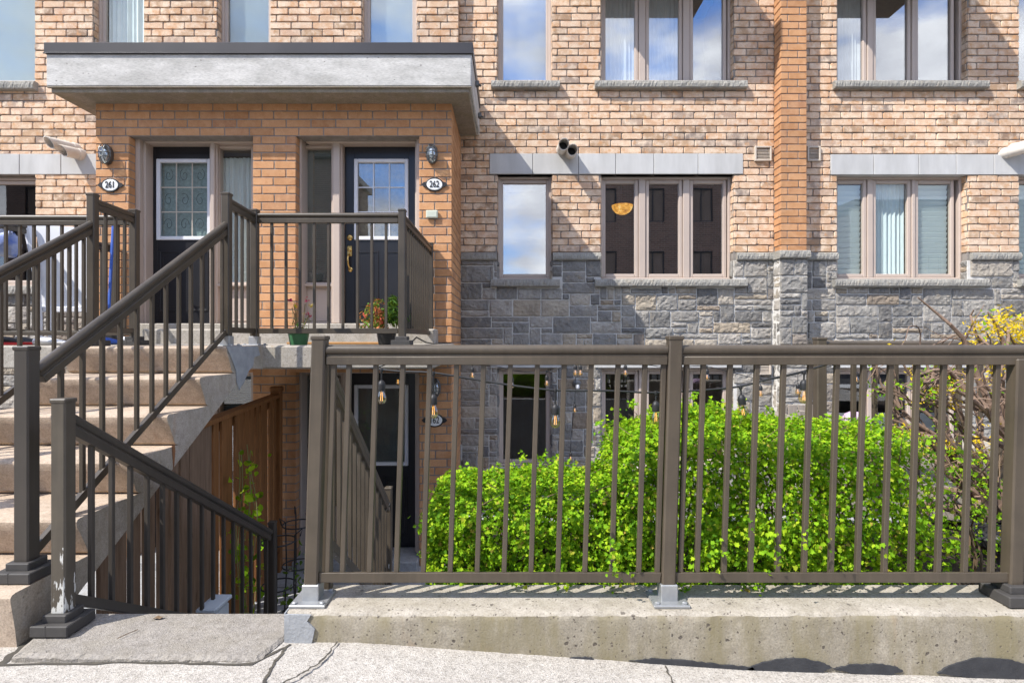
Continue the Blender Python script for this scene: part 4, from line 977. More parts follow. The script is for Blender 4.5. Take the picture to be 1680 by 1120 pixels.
# weld the strip so it shades as one surface
me_v = {}; nv = []; nf = []
for f in mb.f:
    g = []
    for i in f:
        p = mb.v[i]
        if p not in me_v: me_v[p] = len(nv); nv.append(p)
        g.append(me_v[p])
    nf.append(g)
mb.v, mb.f = nv, nf
mb.build('curb_wall', [M['curb'], M['curb_face']], curb, True)
mb = MB(); rnd = random.Random(5)
vs = [(ccx0-.004, cy0-.002, gz(ccx0)-.03), (ccx0+.10, cy0-.006, gz(ccx0)-.02), (ccx0+.115, cy0-.006, -1.13), (ccx0+.085, cy0-.006, -1.10), (ccx0+.10, cy0-.005, CT-.006), (ccx0+.01, cy0-.005, CT-.004), (ccx0-.004, cy0-.004, CT-.006)]
mb.prism([V(v) for v in vs], (0, .008, 0)); mb.prism([V((ccx0-.006, cy0, -1.25)), V((ccx0-.006, cy0, CT)), V((ccx0-.006, cy1, CT)), V((ccx0-.006, cy1, -1.25))], (.005, 0, 0))
mb.build('cement_patch', M['patch'], curb)
def tar(pts):
    rnd = random.Random(int(pts[0][0])); q = []
    for (a, b), (c, d) in zip(pts, pts[1:]+pts[:1]):
        for k in range(7): q.append((a+(c-a)*k/7+rnd.uniform(-1, 1)*1.3, b+(d-b)*k/7+rnd.uniform(-1, 1)*1.0))
    pts = q; mb = MB(); mb.prism([V((PX(a, cy0-.004), cy0-.0065, PZ(b, cy0-.004))) for a, b in pts], (0, .008, 0)); mb.build('tar_smear', M['tar'], curb)
tar([(935, 1078), (970, 1077), (975, 1083), (938, 1081)]); tar([(1030, 1083), (1070, 1080), (1130, 1083), (1180, 1089), (1235, 1094), (1240, 1101), (1160, 1096), (1070, 1087)])
tar([(1225, 1096), (1255, 1085), (1290, 1079), (1320, 1079), (1350, 1086), (1365, 1094), (1350, 1101), (1290, 1102), (1240, 1101)])
tar([(1368, 1096), (1395, 1090), (1440, 1088), (1470, 1092), (1482, 1100), (1460, 1106), (1400, 1104)]); tar([(1538, 1103), (1560, 1090), (1600, 1078), (1650, 1080), (1690, 1090), (1730, 1100), (1700, 1116), (1620, 1114), (1570, 1108)])
# top slab of the steps that lead down, and those steps
steps = thing('lower_steps', 'concrete steps going down to the lower door, top slab at the sidewalk', 'steps', (-1.3, 2.3, -1.2))
mb = MB(); rnd = random.Random(14); fp = []
for (a, b) in (((ccx0-.008, 2.16), (-.93, 2.015)), ((-.93, 2.015), (-1.86, 2.035)), ((-1.86, 2.035), (-1.90, 2.20))):
    n = max(4, int(math.hypot(b[0]-a[0], b[1]-a[1])/.018)); fp += [(a[0]+(b[0]-a[0])*k/n, a[1]+(b[1]-a[1])*k/n) for k in range(n)]
fp = [(-1.90, 2.345), (ccx0-.008, 2.345)]+fp+[(-1.90, 2.20)]
jit = [(x+rnd.uniform(-.003, .003), y+rnd.uniform(-.003, .003)) if y < 2.19 else (x, y) for x, y in fp]; cxm = -1.4; ins = [(x+(.014 if x < cxm-.4 else -.014 if x > cxm+.45 else 0)+rnd.uniform(-.004, .004), y+.018+rnd.uniform(-.006, .006)) if y < 2.19 else (x, y) for x, y in fp]
m_ = len(fp); vs = [(x, y, -1.173) for x, y in ins]+[(x, y, -1.182+rnd.uniform(-.004, .003)) for x, y in jit]+[(x, y, -1.33) for x, y in jit]
mb.add(vs, [tuple(range(m_))[::-1]]+[(k*m_+i, k*m_+(i+1) % m_, (k+1)*m_+(i+1) % m_, (k+1)*m_+i) for k in range(2) for i in range(m_)])
mb.build('top_slab', M['lower_slab'], steps)
mb = MB()
for k in range(1, 7): mb.box(-1.90, -.86, 2.345+.29*(k-1), 2.345+.29*k+.02, -1.172-.183*k-.2, -1.172-.183*k, .01)
mb.build('step_flight', M['patio'], steps)

# ------------------------------------------------------------------ the ground
mb = MB(); nx, ny = 60, 14; xs = np.linspace(-9, 9, nx+1); ys = np.linspace(-4, 2.17, ny+1)
mb.add([(x, y, gz(x)) for x in xs for y in ys], [(i*(ny+1)+j, (i+1)*(ny+1)+j, (i+1)*(ny+1)+j+1, i*(ny+1)+j+1) for i in range(nx) for j in range(ny)])
struct(mb.build('sidewalk', M['sidewalk'], None, True))
def crack(pts, w):
    mb = MB(); L = []; R = []; rnd = random.Random(len(pts)); q = []
    for a, b in zip(pts[:-1], pts[1:]):
        for t in np.linspace(0, 1, 9)[:-1]: q.append((a[0]+(b[0]-a[0])*t+rnd.uniform(-.004, .004), a[1]+(b[1]-a[1])*t+rnd.uniform(-.004, .004)))
    q.append(pts[-1])
    for i, p in enumerate(q):
        d = V((q[min(i+1, len(q)-1)][0]-q[max(i-1, 0)][0], q[min(i+1, len(q)-1)][1]-q[max(i-1, 0)][1], 0)).normalized(); n = V((-d.y, d.x, 0))*w*rnd.uniform(.5, 1.3)
        b = V((p[0], p[1], gz(p[0])+.003)); L.append(b+n); R.append(b-n)
    k = len(q); mb.add(L+R, [(i, i+k, i+k+1, i+1) for i in range(k-1)]); return mb
def gp(px, py):
    d = 2.0
    for _ in range(30): d = -gz(PX(px, d))*F/(py-CY)
    return (PX(px, d), d)
struct(crack([gp(553, 1053), gp(530, 1083), gp(500, 1103), gp(470, 1118), gp(440, 1135)], .0045).build('sidewalk_crack', M['crack']))
struct(crack([gp(470, 1062), gp(448, 1090), gp(432, 1120), gp(420, 1150)], .006).build('sidewalk_joint', M['crack']))
struct(crack([gp(1092, 1092), gp(1103, 1120), gp(1112, 1150)], .003).build('sidewalk_joint', M['crack']))
struct(crack([(-1.93, 2.02), (-1.4, 2.022), (-.95, 2.00), (-.86, 2.13)], .007).build('slab_gap', M['crack']))
struct(crack([(-1.88, 2.02), (-1.92, 2.16), (-1.93, 2.3)], .014).build('slab_gap', M['crack']))
mb = MB(); mb.quad((-200,-200,-1.50), (200,-200,-1.50), (200,-4,-1.50), (-200,-4,-1.50)); struct(mb.build('road', M['asphalt']))
mb = MB(); mb.quad((-200,-4,-1.62), (200,-4,-1.62), (200,2.16,-1.62), (-200,2.16,-1.62)); struct(mb.build('verge_ground', M['soil']))
mb = MB(); mb.box(-9, 9, -4.15, -4.001, -1.7, -1.36, .01); struct(mb.build('road_kerb', M['curb']))
mb = MB(); mb.quad((-200,2.0,-2.50), (200,2.0,-2.50), (200,200,-2.50), (-200,200,-2.50)); struct(mb.build('ground', M['soil']))
mb = MB(); mb.quad((ENDL,2.4,-2.45), (ENDR,2.4,-2.45), (ENDR,7.1,-2.45), (ENDL,7.1,-2.45)); struct(mb.build('patio', M['patio']))
for k in range(3):
    mb = MB(); y = 4.6+.8*k; mb.quad((-3.2, y, -2.446), (3, y, -2.446), (3, y+.012, -2.446), (-3.2, y+.012, -2.446)); struct(mb.build('patio_joint', M['crack']))
mb = MB(); nx, ny = 50, 24; rnd = random.Random(31); vs = [(-.33+(4.5)*i/nx, 2.40+1.10*j/ny, -1.17+rnd.uniform(-.02, .02)-(.03 if j == 0 else 0)) for i in range(nx+1) for j in range(ny+1)]
mb.add(vs, [(i*(ny+1)+j, (i+1)*(ny+1)+j, (i+1)*(ny+1)+j+1, i*(ny+1)+j+1) for i in range(nx) for j in range(ny)]); struct(mb.build('planting_bed', M['soil'], None, True))
mb = MB(); mb.box(-.33, 4.3, 3.5, 3.62, -2.5, -1.16, .012); mb.box(-.36, -.26, 2.41, 3.5, -2.5, -1.19, .012)
tag(mb.build('bed_wall', M['patio'], None, origin=(1, 4.4, -2.45)), 'low concrete wall holding the planting bed behind the hedge', 'retaining wall')
mb = MB(); mb.box(2.15, 4.6, 3.95, 4.2, -1.3, PZ(728, 4.0), .02)
tag(mb.build('block_wall', M['curb'], None, origin=(3, 4, -1.2)), 'pale concrete block wall beyond the yellow flowering bush', 'wall')
mb = MB(); mb.prism([P(1528, 798, 3.35), P(1600, 800, 3.35), P(1640, 835, 3.35), P(1640, 862, 3.35), P(1540, 850, 3.35)], (0, .25, 0))
tag(mb.build('pale_rock', M['curb'], None, origin=P(1580, 850, 3.4)), 'pale flat stone slab lying beside the yellow flowering bush', 'stone')
def blob(c, r, seed, mat, name, sq=1.0):
    rnd = random.Random(seed); mb = MB(); n = 22; prof = []
    for i in range(9):
        a = math.pi*i/8; prof.append((max(.002, math.sin(a))*r[0], -math.cos(a)*r[2]))
    mb.lathe(c, prof, n, 0, ((1,0,0),(0,1,0),(0,0,1)), (1, r[1]/r[0]))
    mb.v = [(x+rnd.uniform(-1,1)*r[0]*.1, y+rnd.uniform(-1,1)*r[0]*.1, max(z+rnd.uniform(-1,1)*r[2]*.12, c[2]-r[2]*.8)) for x, y, z in mb.v]
    return mb.build(name, mat, None, True, origin=tuple(c))
tag(blob(P(1640, 880, 2.9)+V((0,0,.0)), (.17,.14,.07), 4, M['black'], 'plastic_sheet'), 'crumpled black plastic sheet at the foot of the yellow flowering bush', 'plastic sheet')

# ------------------------------------------------------------------ wooden fence below the stairs
wf = thing('wooden_fence', 'brown board fence under the landing beside the lower steps', 'fence', (-2.2, 4.2, -2.45))
A, B = V((-1.99, 2.62, 0)), V((-2.50, 5.80, 0)); d = (B-A); L = d.length; d.normalize(); nrm = V((d.y, -d.x, 0)); nB = 22
rnd = random.Random(12)
for k in range(nB):
    mb = MB(); w = L/nB; c = A+d*(w*(k+.5)); hw = w/2-rnd.choice((.004, .010, .018, .022)); c = c+nrm*rnd.choice((-.008, 0, .008)); top = min(-.62, -1.235+(c.y-2.30)*.5814-.02)
    mb.obox((c.x, c.y, (top-2.44)/2), (d, nrm, Z_), (hw, .011, (top+2.44)/2), .003)
    mb.build('board', M['wood_pale' if k < 10 else 'wood'], wf)
mb = MB(); L2 = L*.70; c = B-d*(L2/2); mb.obox((c.x, c.y, -.60), (d, nrm, Z_), (L2/2, .05, .018), .004); mb.obox(V((c.x, c.y, -.67))-nrm*.035, (d, nrm, Z_), (L2/2, .02, .045), .004)
mb.build('cap_rail', M['wood'], wf)
mb = MB(); mb.obox((B.x+.01, B.y, -1.53), (d, nrm, Z_), (.05, .05, .98), .006); mb.obox((B.x+.01, B.y, -.53), (d, nrm, Z_), (.06, .06, .03), .02); mb.build('fence_post', M['wood'], wf)

# ------------------------------------------------------------------ foliage
def leaf_mesh(name, pos, nor, size, mat, parent=None, shape='lobed', extra=None, origin=None, aspect=1.0):
    n = len(pos); pos = np.asarray(pos, 'f'); nor = np.asarray(nor, 'f'); nor /= np.linalg.norm(nor, axis=1, keepdims=True)+1e-9
    t = RNG.normal(size=(n, 3)); t[:, 2] -= .5; t -= nor*np.sum(t*nor, 1, keepdims=True); t /= np.linalg.norm(t, axis=1, keepdims=True)+1e-9
    b = np.cross(nor, t); size = np.asarray(size, 'f').reshape(-1, 1)
    if shape == 'lobed': prof = [(0,0), (.12,.34), (.05,.50), (.40,.36), (.62,.46), (.64,.22), (1.0,.0), (.64,-.22), (.62,-.46), (.40,-.36), (.05,-.50), (.12,-.34)]; tip = 6
    else: prof = [(0,0), (.22,.20), (.5,.26), (.8,.15), (1.0,0), (.8,-.15), (.5,-.26), (.22,-.20)]; tip = 4
    k = len(prof); vs = np.empty((n, k, 3), 'f')
    fold = RNG.uniform(.1, .6, (n, 1)); curl = RNG.uniform(-.35, .15, (n, 1))
    for i, (u, w) in enumerate(prof):
        w *= aspect; vs[:, i] = pos + size*(t*(u-.4) + b*w + nor*(abs(w)*fold + curl*u*u))
    left = list(range(0, tip+1)); right = [0]+list(range(tip, k))
    m = len(left); r = len(right); base = np.arange(n)*k
    loops = np.concatenate([base[:, None]+np.array(left)[None], base[:, None]+np.array(right)[None]], 1).ravel()
    me = bpy.data.meshes.new(name); me.vertices.add(n*k); me.vertices.foreach_set('co', (vs-(np.array(origin, 'f') if origin is not None else 0)).ravel())
    me.loops.add(len(loops)); me.loops.foreach_set('vertex_index', loops.astype('i'))
    tot = np.tile([m, r], n); st = np.concatenate([[0], np.cumsum(tot)[:-1]])
    me.polygons.add(2*n); me.polygons.foreach_set('loop_start', st.astype('i')); me.polygons.foreach_set('loop_total', tot.astype('i'))
    me.materials.append(mat); me.update(); me.validate()
    o = bpy.data.objects.new(name, me); COL.objects.link(o)
    if origin is not None: o.location = origin
    if parent is not None: attach(o, parent)
    return o
def fbm(p, s):
    x, y, z = p[:, 0]*s, p[:, 1]*s, p[:, 2]*s
    return (np.sin(x*1.7+1.3*np.sin(y*1.1+z*.7))+np.sin(z*2.3+1.1*np.sin(x*1.3+2))+np.sin(y*1.9+x*.8+z*1.2)*.8+.6*np.sin(x*4.1+z*3.3+y*2.9))/3.4
def hedge(name, label, tops, y0, y1, zb, n, dens_fn, seed, shell=.13):
    """tops = [(x, z_top)] profile; leaves fill an outer shell of the hedge"""
    t = thing(name, label, 'shrub', ((tops[0][0]+tops[-1][0])/2, (y0+y1)/2, zb), 'clipped green shrubs behind the railing')
    tx = np.array([a for a, b in tops]); tz = np.array([b for a, b in tops])
    out_p, out_n, need = [], [], n
    while need > 0:
        q = RNG.uniform(size=(n*6, 3)); p = np.empty_like(q)
        p[:, 0] = tx[0]-.1+q[:, 0]*(tx[-1]-tx[0]+.2); p[:, 1] = y0-.06+q[:, 1]*(y1-y0+.12); p[:, 2] = zb+q[:, 2]*(tz.max()-zb+.12)
        nz = fbm(p, 9)*.045+fbm(p+3, 23)*.035
        ztop = np.interp(p[:, 0], tx, tz)
        yc = (y0+y1)/2; hy = (y1-y0)/2; rel = np.clip((p[:, 2]-zb)/(ztop-zb+1e-6), 0, 1.2)
        dt = ztop-p[:, 2]-.10*((p[:, 1]-yc)/hy)**2
        df = hy-np.abs(p[:, 1]-yc)-.06*rel**3
        dx = np.minimum(p[:, 0]-tx[0]-.12*np.abs(rel-.55), tx[-1]-p[:, 0]-.08*rel)
        ds = np.minimum(np.minimum(dt, df), dx)+nz
        front = (p[:, 1] < yc) | (dt < .1)
        keep = (ds > 0) & (ds < shell*RNG.uniform(.05, 1, len(ds))) & (dens_fn(p) > RNG.uniform(size=len(ds))) & (front | (RNG.uniform(size=len(ds)) < .35))
        clump = fbm(p+7, 17)+.4*fbm(p+1, 41); keep &= clump > RNG.uniform(-1.25, .1, len(ds))
        p = p[keep]; dt, df, dx = dt[keep], df[keep], dx[keep]
        nn = np.zeros_like(p); w = np.stack([np.exp(-dx/.08), np.exp(-df/.08), np.exp(-dt/.08)], 1)
        nn[:, 0] = w[:, 0]*np.sign(p[:, 0]-tx.mean())*.8; nn[:, 1] = w[:, 1]*np.sign(p[:, 1]-yc); nn[:, 2] = w[:, 2]+.45
        nn += RNG.normal(size=nn.shape)*.55
        out_p.append(p[:need]); out_n.append(nn[:need]); need -= len(p)
    p = np.concatenate(out_p); nn = np.concatenate(out_n)
    cs = []
    for _ in range(int(30*(tx[-1]-tx[0]))):
        x = RNG.uniform(tx[0]+.03, tx[-1]-.12); y = RNG.uniform(y0+.02, y1-.05); f = RNG.uniform(0, 1)
        z = np.interp(x, tx, tz)+RNG.uniform(-.04, .02) if f < .7 else RNG.uniform(zb+.15, np.interp(x, tx, tz)-.1)
        if f >= .7: y = y0-RNG.uniform(0, .03)
        if dens_fn(np.array([[x, y, z]]))[0] < RNG.uniform(): continue
        m = int(RNG.uniform(8, 22)); up = np.cumsum(np.abs(RNG.normal(size=(m, 1)))*.0028, 0)
        cs.append(np.array([x, y, z])+RNG.normal(size=(m, 3))*np.array([.014, .014, .012])+up*np.array([RNG.uniform(-.4, .4), RNG.uniform(-.5, .2), 1]))
    cs = np.concatenate(cs); p = np.concatenate([p, cs]); nn = np.concatenate([nn, RNG.normal(size=cs.shape)*.6+np.array([0, -.5, .7])]); leaf_mesh('foliage', p, nn, RNG.uniform(.011, .024, len(p)), M['leaf'], t)
    rnd = random.Random(seed); mb = MB()
    for _ in range(int(46*(tx[-1]-tx[0]))):
        x = rnd.uniform(tx[0]+.1, tx[-1]-.1); y = rnd.uniform(y0+.1, y1-.1); zt = float(np.interp(x, tx, tz))-.02; a = V((x, y, zb-.03))
        pts = [a]; 
        for k in range(1, 6): pts.append(V((x+rnd.uniform(-.03, .03)*k, y+rnd.uniform(-.03, .03)*k, zb+(zt-zb)*k/5)))
        mb.tube(pts, [.007, .006, .005, .004, .003, .0015], 5)
    mb.build('stems', M['twig'], t, True)
h1 = [(PX(697, 2.6), -.80), (PX(725, 2.7), -.70), (PX(800, 2.8), -.665), (PX(880, 2.8), -.655), (PX(960, 2.8), -.645), (PX(1000, 2.8), -.66), (PX(1035, 2.8), -.72)]
hedge('shrub', 'low bright green shrub between the lower door and the taller shrub', h1, 2.43, 3.1, -1.17, 28000, lambda p: np.ones(len(p)), 1)
h2 = [(PX(985, 2.8), -.72), (PX(1005, 2.9), -.50), (PX(1035, 2.95), -.415), (PX(1130, 3.0), -.345), (PX(1230, 3.0), -.405), (PX(1330, 3.0), -.415), (PX(1400, 3.0), -.42), (PX(1480, 3.0), -.44), (PX(1515, 3.0), -.53), (PX(1560, 2.9), -.66), (PX(1620, 2.8), -.76)]
xr = PX(1440, 2.7)
hedge('shrub', 'tall bright green shrub filling the right half of the guard railing', h2, 2.42, 3.25, -1.17, 43000, lambda p: np.clip(1-(p[:, 0]-xr+.18)/.42, .04, 1), 2, .16)
# sprigs that poke through the railing and above the crown
spr_p, spr_n = [], []
for (px, py, d, m, rr) in ((1003, 890, 2.26, 70, .05), (1010, 925, 2.24, 40, .04), (690, 862, 2.45, 30, .035), (1150, 925, 2.28, 50, .05), (1265, 900, 2.27, 110, .075), (1180, 905, 2.28, 90, .07), (1330, 880, 2.27, 100, .07), (1235, 850, 2.3, 60, .06), (1400, 930, 2.3, 30, .05), (1445, 900, 2.3, 40, .05), (1005, 955, 2.32, 20, .03), (930, 955, 2.34, 25, .04), (850, 957, 2.34, 16, .04), (1120, 955, 2.33, 30, .04), (1240, 958, 2.34, 30, .05), (865, 762, 2.75, 30, .03), (1440, 690, 2.9, 30, .03), (990, 700, 2.85, 40, .05), (1135, 672, 2.95, 40, .04), (1500, 870, 2.4, 60, .07), (1560, 890, 2.45, 60, .08), (1600, 840, 2.55, 50, .08), (1590, 760, 2.8, 60, .08), (1550, 800, 2.6, 60, .08), (1630, 800, 2.7, 30, .06)):
    c = np.array(P(px, py, d)); q = RNG.normal(size=(m, 3))*rr*.6; spr_p.append(c+q); spr_n.append(q/rr+np.array([0,-.6,.7])+RNG.normal(size=(m, 3))*.4)
o2 = [o for o in bpy.data.objects if o.get('label', '').startswith('tall bright green')][0]
leaf_mesh('sprig', np.concatenate(spr_p), np.concatenate(spr_n), RNG.uniform(.012, .025, sum(len(a) for a in spr_p)), M['leaf'], o2)
# yellow flowering bush
fb = thing('flowering_bush', 'bare branched bush with yellow flowers at the right end of the railing', 'bush', P(1645, 880, 3.0))
rnd = random.Random(77); mb = MB(); tips = []; mids = []
def grow(p, d, r, n, lvl):
    pts = [p]; rs = [r]
    for k in range(n):
        d = (d+V((rnd.uniform(-.55, .45)-.05, rnd.uniform(-.35, .35), rnd.uniform(-.32, .34)))).normalized()
        if p.z > -.12-.05*lvl: d = (d+V((rnd.uniform(-.7, .5), 0, -.45))).normalized()
        if p.z > .14 or p.x < 2.38-.12*(p.z > -.4): break
        p = p+d*(.085 if lvl < 2 else .06); r *= .905
        pts.append(p); rs.append(max(r, .0022)); mids.append(p)
        if lvl < 3 and rnd.random() < (.5 if lvl < 2 else .38) and k > 0: grow(p, (d+V((rnd.uniform(-1.1, .9), rnd.uniform(-.8, .6), rnd.uniform(-.1, .7)))).normalized(), r*.68, max(3, n-rnd.randint(1, 4)), lvl+1)
    if len(pts) > 2: mb.tube(pts, rs, 8 if lvl < 2 else 5)
    tips.append(p)
for (px, py, dx, dz, r) in ((1660, 880, -.35, 1, .045), (1640, 885, -.75, .8, .038), (1675, 880, .1, 1, .05), (1700, 880, .2, 1, .042), (1650, 870, .3, 1, .042), (1690, 885, -.2, 1.1, .045), (1630, 880, -.2, 1, .02)):
    grow(P(px, py, 2.95+rnd.uniform(-.15, .15)), V((dx, rnd.uniform(-.2, .2), dz)).normalized(), r*1.0, 13, 0)
for pts, r0 in (([(1645,720),(1600,600),(1582,555),(1560,532),(1525,506),(1505,488)], .022), ([(1655,700),(1622,590),(1602,545),(1590,518),(1596,508)], .018), ([(1665,660),(1650,575),(1632,532),(1622,512)], .024), ([(1680,640),(1668,570),(1655,545),(1640,535)], .02), ([(1690,620),(1694,545),(1672,520)], .018),
                ([(1655,885),(1630,805),(1600,765),(1562,730),(1535,688)], .024), ([(1668,880),(1640,790),(1610,740),(1585,700),(1560,640)], .026), ([(1600,600),(1560,585),(1520,580),(1495,570)], .006), ([(1590,560),(1545,552),(1510,535)], .005), ([(1582,555),(1600,528),(1612,500)], .008), ([(1650,760),(1662,690),(1640,620),(1655,570)], .026)):
    dd = 2.95+rnd.uniform(-.12, .12); q = [P(a+rnd.uniform(-3, 3), b, dd+rnd.uniform(-.04, .04)) for a, b in pts]; n = len(q)
    mb.tube(q, [.78*r0*(1-.8*i/(n-1)) for i in range(n)], 9); tips.append(q[-1])
mb.build('branches', M['bark'], fb, True)
def scatter(cs, m, rr, nm, size, mat, par, shape='oval', aspect=1., up=(0,-.4,.6)):
    pp = np.concatenate([np.array(c)+RNG.normal(size=(m, 3))*rr for c in cs]); nn = RNG.normal(size=pp.shape)+np.array(up)
    return leaf_mesh(nm, pp, nn, RNG.uniform(*size, len(pp)), mat, par, shape, aspect=aspect)
ys_ = [p for p in mids if rnd.random() < .03]+[P(a, b, 3.0) for a, b in ((1545, 640), (1640, 525), (1655, 515), (1670, 535), (1625, 540), (1612, 535), (1600, 560), (1660, 550), (1560, 735), (1672, 720), (1630, 625), (1650, 700))]
ys_ += [P(1600+rnd.uniform(0, 85), 515+rnd.uniform(0, 50), 2.95+rnd.uniform(-.1, .1)) for _ in range(7)]
scatter(ys_, 34, .026, 'blossom', (.014, .028), M['petal_yellow'], fb, aspect=.7)
gs_ = [p for p in tips if rnd.random() < .3]+[P(a, b, 2.95) for a, b in ((1490, 625), (1515, 610), (1530, 650), (1500, 660), (1570, 700), (1665, 600), (1670, 640), (1560, 750))]
scatter(gs_, 6, .02, 'leaves', (.014, .028), M['leaf'], fb)

# vine and plant stand by the board fence
vn = thing('climbing_vine', 'pale green vine climbing the board fence by the lower steps', 'plant', (-2.1, 4.6, -2.45))
mb = MB(); rnd = random.Random(6); lp = []
for k in range(5):
    y = 4.3+.12*k; x = -1.99-.16*(y-2.62)+.10; z = -2.4; pts = []; top = rnd.uniform(-1.0, -.8)
    while z < top: pts.append(V((x+.03*math.sin(z*5+k), y+.05*math.sin(z*3+k*2), z))); z += .08; (lp.append(pts[-1]) if rnd.random() < .6 else None)
    mb.tube(pts, .004, 5)
mb.build('stems', simple('vine_stem', (.28,.22,.10), (.2,.24,.08), 9, .8), vn, True)
scatter(lp, 3, .05, 'leaves', (.04, .085), M['leaf'], vn, 'oval', 1.3)
st = thing('wire_plant_stand', 'black wire plant stand by the foot of the board fence', 'plant stand', (-1.95, 4.6, -2.45))
mb = MB()
for y in (4.35, 4.75):
    for z in (-2.35, -1.95, -1.6): mb.tube([(-1.85+.13*math.cos(a), y+.13*math.sin(a), z) for a in [k*2*math.pi/16 for k in range(17)]], .006, 6)
    for a in (0, 2.1, 4.2): mb.tube([(-1.85+.15*math.cos(a), y+.15*math.sin(a), -2.45), (-1.85+.12*math.cos(a), y+.12*math.sin(a), -1.95), (-1.85+.13*math.cos(a), y+.13*math.sin(a), -1.55), (-1.85+.19*math.cos(a), y+.19*math.sin(a), -1.5), (-1.85+.17*math.cos(a), y+.17*math.sin(a), -1.56)], .006, 6)
mb.build('wire_frame', M['black'], st, True)
scatter([V((-1.8, 4.4+.1*k, -2.2+.12*(k % 3))) for k in range(6)], 12, .07, 'leaves', (.04, .08), M['leaf_dark'], st)
c = V((-1.72, 3.35, -1.80)); mb = MB(); mb.obox((-1.79, 3.3, -1.74), (X_, Y_, Z_), (.05, .09, .14), .02); mb.obox((-1.79, 3.3, -1.59), (X_, Y_, Z_), (.058, .10, .012), .006)
tag(mb.build('storage_bin', M['corrugated'], None, origin=c), 'pale blue grey plastic bin on the lower steps by the board fence', 'bin')

# ------------------------------------------------------------------ pots and clutter on the landing
def pot(px, d, r, h, mat, name, label, cat):
    c = V((PX(px, d), d, -.05)); t = thing(name, label, cat, c, 'flower pots on the landing')
    mb = MB(); mb.lathe(c, [(r*.74, 0), (r*.78, .01), (r*.95, h*.82), (r*1.04, h*.82), (r*1.06, h), (r*.98, h), (r*.94, h*.9), (.01, h*.88)], 22); mb.build('pot', mat, t, True)
    return c, t
c, t = pot(490, 4.52, .088, .115, M['pot_green'], 'flower_pot', 'green flower pot with thin stems and red and yellow blooms on the landing', 'potted plant')
rnd = random.Random(2); mb = MB(); ends = []
for k in range(9):
    a = rnd.uniform(0, 6.28); s = rnd.uniform(.02, .10); e = c+V((s*math.cos(a), s*math.sin(a)*.6, rnd.uniform(.24, .37))); ends.append(e)
    mb.tube([c+V((rnd.uniform(-.03,.03), rnd.uniform(-.03,.03), .1)), (c+e)/2+V((rnd.uniform(-.02,.02), 0, .05)), e], .0035, 5)
mb.tube([c+V((-.085, -.01, .1)), c+V((-.09, -.01, .26)), c+V((.09, -.01, .26)), c+V((.085, -.01, .1))], .003, 5)
mb.build('stems', simple('dry_stem', (.26,.24,.10), (.3,.16,.08), 20, .8), t, True)
for e in (P(477, 493, 4.5), P(503, 492, 4.5), ends[0]): scatter([e], 14, .010, 'red_bloom', (.014, .026), M['petal_red'], t)
for e in (P(509, 502, 4.5), ends[1]): scatter([e], 12, .009, 'yellow_bloom', (.014, .024), M['petal_yellow'], t)
scatter([c+V((.05*math.cos(k), .04*math.sin(k), .13+.02*(k % 4))) for k in range(8)], 5, .02, 'leaves', (.02, .05), M['leaf_dark'], t, aspect=.5)
c, t = pot(634, 4.62, .085, .12, M['pot_black'], 'flower_pot', 'black flower pot with bushy orange and green foliage on the landing', 'potted plant')
n = 900; ang = RNG.uniform(0, 6.28, n); rr = RNG.uniform(0, 1, n)**.6; el = RNG.uniform(-.15, 1.3, n)
q = np.stack([np.cos(ang)*np.cos(el)*rr*.21, np.sin(ang)*np.cos(el)*rr*.15, np.sin(el)*rr*.24], 1); base = np.array(c)+np.array([-.03, 0, .16])
pm = base+q
msk = q[:, 0] < .02
leaf_mesh('orange_foliage', pm[msk], q[msk]+RNG.normal(size=(msk.sum(), 3))*.12, RNG.uniform(.03, .06, msk.sum()), M['petal_mix'], t, 'oval', aspect=.55); leaf_mesh('green_foliage', pm[~msk]+np.array([.02, 0, .03]), q[~msk]+RNG.normal(size=((~msk).sum(), 3))*.12, RNG.uniform(.04, .09, (~msk).sum()), M['leaf_dark'], t, 'oval', aspect=.35)
# left landing: leaning board, bag, mop, shoes
mb = MB(); yb = 4.85
pts = [P(44, 505, yb), P(150, 504, yb), P(150, 372, yb), P(120, 372, yb), P(62, 372, yb), P(58, 385, yb)]
mb.prism([P(66, 506, yb), P(152, 505, yb), P(152, 374, yb), P(60, 369, yb), P(58, 376, yb), P(66, 420, yb)], (0, .05, 0)); wb = thing('leaning_board', 'large white plastic board standing behind the railing by door 261', 'board', P(105, 560, yb))
mb.build('board_panel', M['white_plastic'], wb)
mb = MB(); mb.box(PX(64, yb), PX(152, yb), yb-.02, yb+.07, PZ(512, yb), PZ(503, yb), .006); mb.build('lower_edge', M['white_trim'], wb)
mb = MB(); mb.tube([P(45, 370, yb-.04), P(55, 420, yb-.04), P(62, 470, yb-.04), P(66, 530, yb-.04), P(63, 562, yb-.04)], [.03, .03, .022, .018, .03], 8); mb.tube([P(85, 505, yb), P(84, 545, yb), P(88, 562, yb)], .025, 8); mb.build('support_leg', M['white_trim'], wb, True)
o = tag(blob(P(12, 402, 4.7), (.11, .09, .13), 9, simple('mesh_bag_fabric', (.55,.58,.62), (.05,.12,.45), 9, .8), 'laundry_bag'), 'blue and white bag hanging at the left end of the landing railing', 'bag')
t = thing('push_broom', 'dark blue handled broom leaning on the brick below house number 261', 'broom', P(181, 560, 5.5))
mb = MB(); mb.tube([P(176, 556, 5.4), P(181, 460, 5.6), P(186, 366, 5.8)], .014, 8); mb.build('broom_handle', M['blue'], t, True)
mb = MB(); mb.obox(P(178, 552, 5.4), (X_, Y_, Z_), (.14, .03, .025), .01); mb.build('broom_head', M['black'], t)
